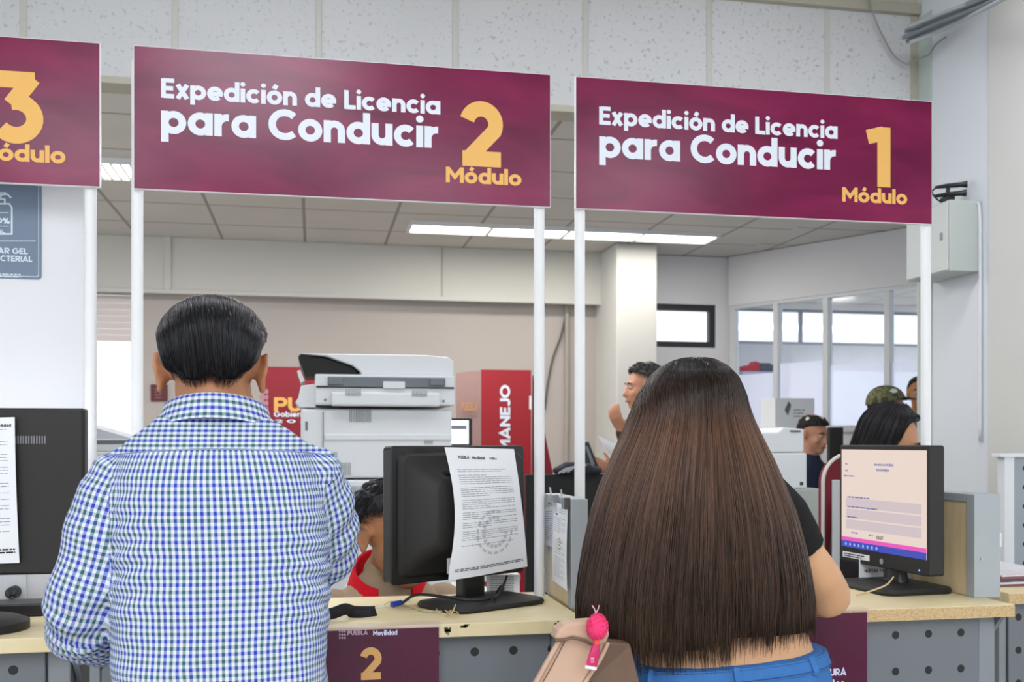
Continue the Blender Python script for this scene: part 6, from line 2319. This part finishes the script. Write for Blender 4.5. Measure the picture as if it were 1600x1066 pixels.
M_HAIR_BLK = hair_material('black_hair', '#141214', [(0.5, '#17141a')], '#1a1615', 2, 0.5, 0.42, 0.6)
M_TROU = cloth('dark_trousers', '#22242b')


def hair_strands_on(M, root, m, rx, ry, rz, n, seed, front=40, side=88, back=118, k=1.0, length=(20, 45), lift=0.006, rad=0.0011):
    """loose locks lying over a hair cap"""
    rnd = random.Random(seed)
    paths = []
    for q in range(n):
        th = rnd.uniform(0, 2 * PI)
        cs = math.cos(th)
        lim = side + (front - side) * max(0, cs) ** 0.8 + (back - side) * max(0, -cs) ** 0.7
        a0 = lim * math.sqrt(rnd.random())
        ln = rnd.uniform(*length)
        pts = []
        for i in range(6):
            a = R(min(lim + 4, a0 + ln * i / 5))
            t2 = th + 0.25 * math.sin(q) * i / 5
            v = Vector((rx * math.sin(a) * math.sin(t2), ry * math.sin(a) * math.cos(t2), rz * math.cos(a)))
            v *= 1 + lift / 0.09 * (0.3 + rnd.random() * 0.2) * math.sin(PI * (i + 1) / 7)
            pts.append(M @ ((Vector((0, -0.015, 0.03)) + v) * k))
        paths.append(pts)
    return strands('hair_locks', m, root, paths, rad)


# ---- the clerk bent over behind the square monitor
CHM = head_matrix(at(617, 834, 2.84), 146, 14, 4)
CD = CHM.translation
arms = {'right': (CD + Vector((-0.30, 0.10, -0.34)), Vector((CD.x - 0.20, 2.83, 1.045)), (0.9, -0.25, -0.05), (0.2, -0.8, 0.4)),
        'left': (CD + Vector((0.34, 0.12, -0.36)), Vector((CD.x + 0.16, 2.86, 0.92)), (-0.8, -0.3, 0.0), (0, -0.8, 0.5))}
clerk, K = figure('clerk in beige vest and red collar bent down behind the square monitor', CHM, skin('brown_skin', '#a06e4c'), cloth('beige_vest_cloth', '#a08c74'), M_TROU, None, True, 1.16, 0.0, True, voxel=0.0058, phi=172, nd=0.112, nbk=0.075)
cap = hair_cap(CHM, 'hair', M_HAIR_BLK, clerk, 0.084, 0.104, 0.093, front=48, side=76, back=112, k=1.16, groove=0.006, seed=3)
hair_strands_on(CHM, cap, M_HAIR_BLK, 0.087, 0.107, 0.096, 900, 5, 50, 78, 114, 1.16, (18, 40), 0.012)
# red polo collar, open at the throat
nk = K['neck']
mb = MB()
n = 30
rings = []
for i in range(n + 1):
    t = R(-152 + 304 * i / n)
    kf = (1 - math.cos(t)) / 2
    d_ = -K['fy'] * math.cos(t) + K['fx'] * math.sin(t)
    rings.append([nk + d_ * (0.086 + o_ + 0.012 * kf) + Vector((0, 0, 0.070 + dz - 0.10 * kf)) for o_, dz in ((0, -0.05), (0.0, 0.0), (0.006, 0.004), (0.02, -0.03 - 0.02 * kf), (0.03, -0.055 - 0.04 * kf), (0.022, -0.058 - 0.04 * kf), (0.01, -0.03))])
mb.loft(rings)
M_REDC = cloth('red_polo_cloth', '#d01828')
col = mb.build('collar', M_REDC, clerk, smooth=True, angle=50)
MB().tube([r[4] + Vector((0, 0, 0.001)) for r in rings], 0.0022, 6).build('collar_trim', mat('white_piping', '#e2dcdc', 0.8), col, smooth='all')
for s in (-1, 1):   # red front bands of the polo beside the vest
    a = nk + K['fy'] * 0.075 + K['fx'] * s * 0.045 + Vector((0, 0, -0.06))
    ribbon(m_ := MB(), [a, a + K['fx'] * s * 0.01 + K['fy'] * 0.03 + Vector((0, 0, -0.07)), a + K['fx'] * s * 0.012 + K['fy'] * 0.045 + Vector((0, 0, -0.16))], 0.05, K['fx'], 0.004)
    m_.build('polo_front', M_REDC, clerk, smooth='all')
# chair that carries him
def stool(x, y, zseat, label, rot=0.0):
    t = thing('clerk_chair', label, 'chair', (x, y, 0), rot)
    MB().prism([(a, b, zseat - 0.07) for a, b in rounded(0.22, 0.21, 0.08)], (0, 0, 0.07)).build('seat', M_BLACK, t, bevel=0.01, local=True)
    MB().cyl((0, 0, 0.07), (0, 0, zseat - 0.06), 0.025).build('gas_column', M_BLACK, t, smooth=True, local=True)
    for q in range(5):
        e = Vector((0.26 * math.cos(R(72 * q)), 0.26 * math.sin(R(72 * q)), 0.045))
        l = MB().tube([(0, 0, 0.09), e], [0.024, 0.016], 8).build('leg', M_BLACK, t, smooth=True, local=True)
        MB().ball((e.x, e.y, 0.025), 0.025, 10, 6).build('caster', M_BLACK, l, smooth=True, local=True)
    MB().prism([(a, -0.22, zseat + 0.32 + b) for a, b in rounded(0.20, 0.16, 0.06)], (0, -0.04, 0)).build('backrest', M_BLACK, t, bevel=0.01, local=True)
    MB().tube([(0, -0.1, zseat - 0.05), (0, -0.27, zseat), (0, -0.27, zseat + 0.3)], 0.018, 8).build('back_bracket', M_BLACK, t, smooth=True, local=True)
    return t


stool(CD.x + 0.02, CD.y + 0.16, CD.z - 0.905, 'black swivel chair under the bent clerk', R(180))

# ---- grey haired man standing by the column
GHM = head_matrix(at(1006, 606, 5.2), -88, 4)
gc = GHM.translation
GARM = {'right': (at(990, 712, 5.1), at(972, 672, 4.95), at(956, 640, 4.9) - at(972, 672, 4.95), (0.2, -0.6, 0.6)),
        'left': (at(985, 740, 4.95), at(952, 735, 4.85), at(925, 722, 4.8) - at(952, 735, 4.85), (0, -0.3, 1))}
M_SKIN_G = skin('ruddy_skin', '#b98468')
gman, K = figure('standing grey-haired man in profile gesturing by the white column', GHM, M_SKIN_G, cloth('ochre_dark_shirt', '#4a3a2a'), M_TROU, GARM, False, 1.0, voxel=0.0095, brow='#2a2623')
M_HAIR_GR = hair_material('greying_hair', '#2b2a2b', [(0.5, '#3a393a')], '#57555a', 1.82, 1.66, 0.5, 0.6)
cap = hair_cap(GHM, 'hair', M_HAIR_GR, gman, 0.081, 0.102, 0.096, front=46, side=82, back=115, groove=0.008, seed=6)
hair_strands_on(GHM, cap, M_HAIR_GR, 0.083, 0.104, 0.100, 500, 8, 48, 84, 116, 1.0, (15, 35), 0.025, 0.0016)
# eyeglasses arm line and the sheet he holds
t = thing('paper_sheet', 'white sheet held up by the grey-haired man', 'paper', tuple(at(950, 700, 4.86)))
sheet('paper', (at(934, 681, 4.84), at(962, 694, 4.84), at(962, 716, 4.86), at(948, 706, 4.86)), M_PAPER, t, 0.004, (0, -1, 0))
t = thing('phone_camera', 'black handheld device in the hand beside the long hair', 'device', tuple(at(924, 735, 4.80)))
e = [at(x, y, 4.79) for x, y in ((912, 692), (920, 690), (935, 728), (934, 742), (922, 742), (912, 715))]
MB().prism(e, (0, 0.03, 0)).build('body', M_BLACK, t, bevel=0.004)
MB().prism([at(x, y, 4.788) for x, y in ((914, 698), (918, 697), (929, 726), (924, 728))], (0, -0.004, 0)).build('strip', M_GREYP, t)

# ---- clerk in the flowered cap
FHM = head_matrix(at(1272, 680, 6.15), 158, 10)
fc = FHM.translation
fw, K = figure('seated clerk in a flowered cap and navy jacket behind the printer', FHM, skin('warm_skin', '#b07f66'), cloth('navy_jacket_cloth', '#262c3f'), M_TROU, None, True, 1.0, voxel=0.0095)
hair_cap(FHM, 'hair', M_HAIR_BLK, fw, 0.080, 0.100, 0.090, front=40, side=84, back=116, k=1.0, seed=9)
m, nt, b = nodes_of('flowered_cloth')
tc = nt.nodes.new('ShaderNodeTexCoord')
vo = nt.nodes.new('ShaderNodeTexVoronoi')
vo.inputs['Scale'].default_value = 20
nt.links.new(tc.outputs['Object'], vo.inputs['Vector'])
dot = math_node(nt, 'LESS_THAN', vo.outputs['Distance'], 0.42)
cr = nt.nodes.new('ShaderNodeValToRGB')
cr.color_ramp.interpolation = 'CONSTANT'
cr.color_ramp.elements[0].color = srgb('#1a1718')
cr.color_ramp.elements[1].position = 0.45
cr.color_ramp.elements[1].color = srgb('#d8862e')
for pos, c in ((0.62, '#cfc6bf'), (0.8, '#b06a63')):
    x = cr.color_ramp.elements.new(pos)
    x.color = srgb(c)
sx = nt.nodes.new('ShaderNodeSeparateXYZ')
nt.links.new(vo.outputs['Color'], sx.inputs[0])
nt.links.new(sx.outputs[0], cr.inputs[0])
nt.links.new(mix_col(nt, dot, srgb('#1a1718'), cr.outputs[0]), b.inputs['Base Color'])
b.inputs['Roughness'].default_value = 0.9
hair_cap(FHM, 'cap', m, fw, 0.088, 0.110, 0.100, front=62, side=76, back=96, k=1.0, groove=0.003, seed=12, p=2.2)
stool(fc.x - 0.02, fc.y + 0.06, fc.z - 0.855, 'black swivel chair under the clerk in the flowered cap', R(170))

# ---- man in the olive cap and wine red jumper
OHM = head_matrix(at(1388, 640, 5.25), 92, 0)
oc = OHM.translation
om, K = figure('man in an olive camouflage cap and wine red jumper, far right', OHM, skin('olive_skin', '#9c6f55'), cloth('wine_jumper', '#4c1a26'), M_TROU, None, False, 1.0, 0.0, voxel=0.0095)
hair_cap(OHM, 'hair', M_HAIR_BLK, om, 0.080, 0.100, 0.088, front=40, side=86, back=114, seed=14)
m, nt, b = nodes_of('camouflage_cloth')
tc = nt.nodes.new('ShaderNodeTexCoord')
nz = nt.nodes.new('ShaderNodeTexNoise')
nz.inputs['Scale'].default_value = 22
nt.links.new(tc.outputs['Object'], nz.inputs['Vector'])
cr = nt.nodes.new('ShaderNodeValToRGB')
cr.color_ramp.interpolation = 'CONSTANT'
cr.color_ramp.elements[0].color = srgb('#3f402c')
cr.color_ramp.elements[1].position = 0.45
cr.color_ramp.elements[1].color = srgb('#6f7050')
for pos, c in ((0.55, '#57593c'), (0.66, '#8d8a68')):
    x = cr.color_ramp.elements.new(pos)
    x.color = srgb(c)
nt.links.new(nz.outputs[0], cr.inputs[0])
nt.links.new(cr.outputs[0], b.inputs['Base Color'])
b.inputs['Roughness'].default_value = 0.9
ocap = hair_cap(OHM, 'cap', m, om, 0.088, 0.112, 0.106, front=70, side=80, back=92, groove=0.0, seed=15, p=2.2)
mb = MB()
vis = []
for i in range(13):
    t_ = R(-62 + 124 * i / 12)
    vis.append((math.sin(t_), math.cos(t_)))
rim = [OHM @ Vector((0.080 * s, -0.015 + 0.103 * c, 0.072)) for s, c in vis]
out = [OHM @ Vector((0.085 * s, -0.015 + 0.103 * c + 0.085 * max(0.0, c) ** 0.6, 0.064 - 0.012 * s * s)) for s, c in vis]
lo = OHM.to_3x3() @ Vector((0, 0, -0.005))
vs = rim + out + [p + lo for p in rim] + [p + lo for p in out]
n = len(vis)
fs = []
for i in range(n - 1):
    fs += [(i, i + 1, n + i + 1, n + i), (2 * n + i, 3 * n + i, 3 * n + i + 1, 2 * n + i + 1), (n + i, n + i + 1, 3 * n + i + 1, 3 * n + i)]
mb.add(vs, fs)
mb.build('visor', mat('dark_olive_cloth', '#2f3024', 0.9), ocap, smooth=True)
MB().prism([OHM @ Vector((0.090, -0.015 + 0.02 * math.cos(PI * i / 4), 0.10 + 0.012 * math.sin(PI * i / 4))) for i in range(8)], (-0.004, 0, 0)).build('badge', M_OFFWHITE, ocap)

M_HAIR_BW = hair_material('black_straight_hair', '#18161a', [(0.5, '#1d1a1e')], '#211d1f', 2, 0.5, 0.42, 0.8)
# ---- woman with black hair behind the lit monitor
BHM = head_matrix(at(1393, 692, 3.36), 127, 20)
bc = BHM.translation
bw, K = figure('dark-haired clerk looking down behind the lit monitor', BHM, skin('light_brown_skin', '#b98764'), cloth('dark_blouse', '#2a2628'), M_TROU, None, True, 1.0, voxel=0.009, phi=165)
rings = []
for j in range(26):
    ring = []
    for i in range(61):
        th = -PI + 2 * PI * i / 60                       # 0 = back
        face_open = max(0.0, -math.cos(th))              # 1 at the face
        a = j / 25
        if a < 0.55:
            pol = a / 0.55 * R(92 - 58 * face_open ** 0.6)
            v = Vector((0.086 * math.sin(pol) * math.sin(th), -0.108 * math.sin(pol) * math.cos(th), 0.100 * math.cos(pol)))
        else:
            pol = R(92 - 58 * face_open ** 0.6)
            fall = (a - 0.55) / 0.45 * 0.26 * max(0.0, 1 - face_open * 1.6)
            v = Vector((0.086 * math.sin(pol) * math.sin(th) * (1 + 0.3 * fall), -0.108 * math.sin(pol) * math.cos(th), 0.100 * math.cos(pol) - fall))
        v *= 1 + 0.02 * noise.noise(Vector((th * 9, a, 2)))
        ring.append(BHM @ (Vector((0, -0.012, 0.032)) + v * 1.06))
    rings.append(ring)
bh = MB().loft(rings, caps=False, close=False).build('hair', M_HAIR_BW, bw, smooth='all')
so_ = bh.modifiers.new('thick', 'SOLIDIFY')
so_.thickness = 0.012
so_.offset = 1
rnd = random.Random(44)
paths = []
for q in range(1100):
    i = rnd.uniform(7, 53)
    j1 = rnd.uniform(16, 25)
    pts = []
    for j in range(1, 12):
        jj = min(24.99, j1 * j / 11)
        a_, b_2 = rings[int(jj)], rings[min(25, int(jj) + 1)]
        i0 = int(i)
        p = a_[i0].lerp(a_[i0 + 1], i - i0).lerp(b_2[i0].lerp(b_2[i0 + 1], i - i0), jj - int(jj))
        pts.append(p + (p - BHM.translation).normalized() * (0.0012 + 0.012 * noise.noise(Vector((i * 1.7, jj * 0.12, 4))) ** 2 + 0.0016 * (q % 4)))
    paths.append(pts)
strands('hair_locks', M_HAIR_BW, bh, paths, 0.0014)

# ---- a man whose head shows just left of the last pole
RHM = head_matrix(at(1438, 616, 6.3), -150, 0)
rm_, K = figure('man with short hair half hidden behind the rightmost white pole', RHM, MATS['brown_skin'], cloth('grey_shirt', '#6a6a72'), M_TROU, None, False, 1.0, voxel=0.0105)
hair_cap(RHM, 'hair', M_HAIR_BLK, rm_, 0.081, 0.102, 0.092, front=44, side=84, back=115, seed=19)
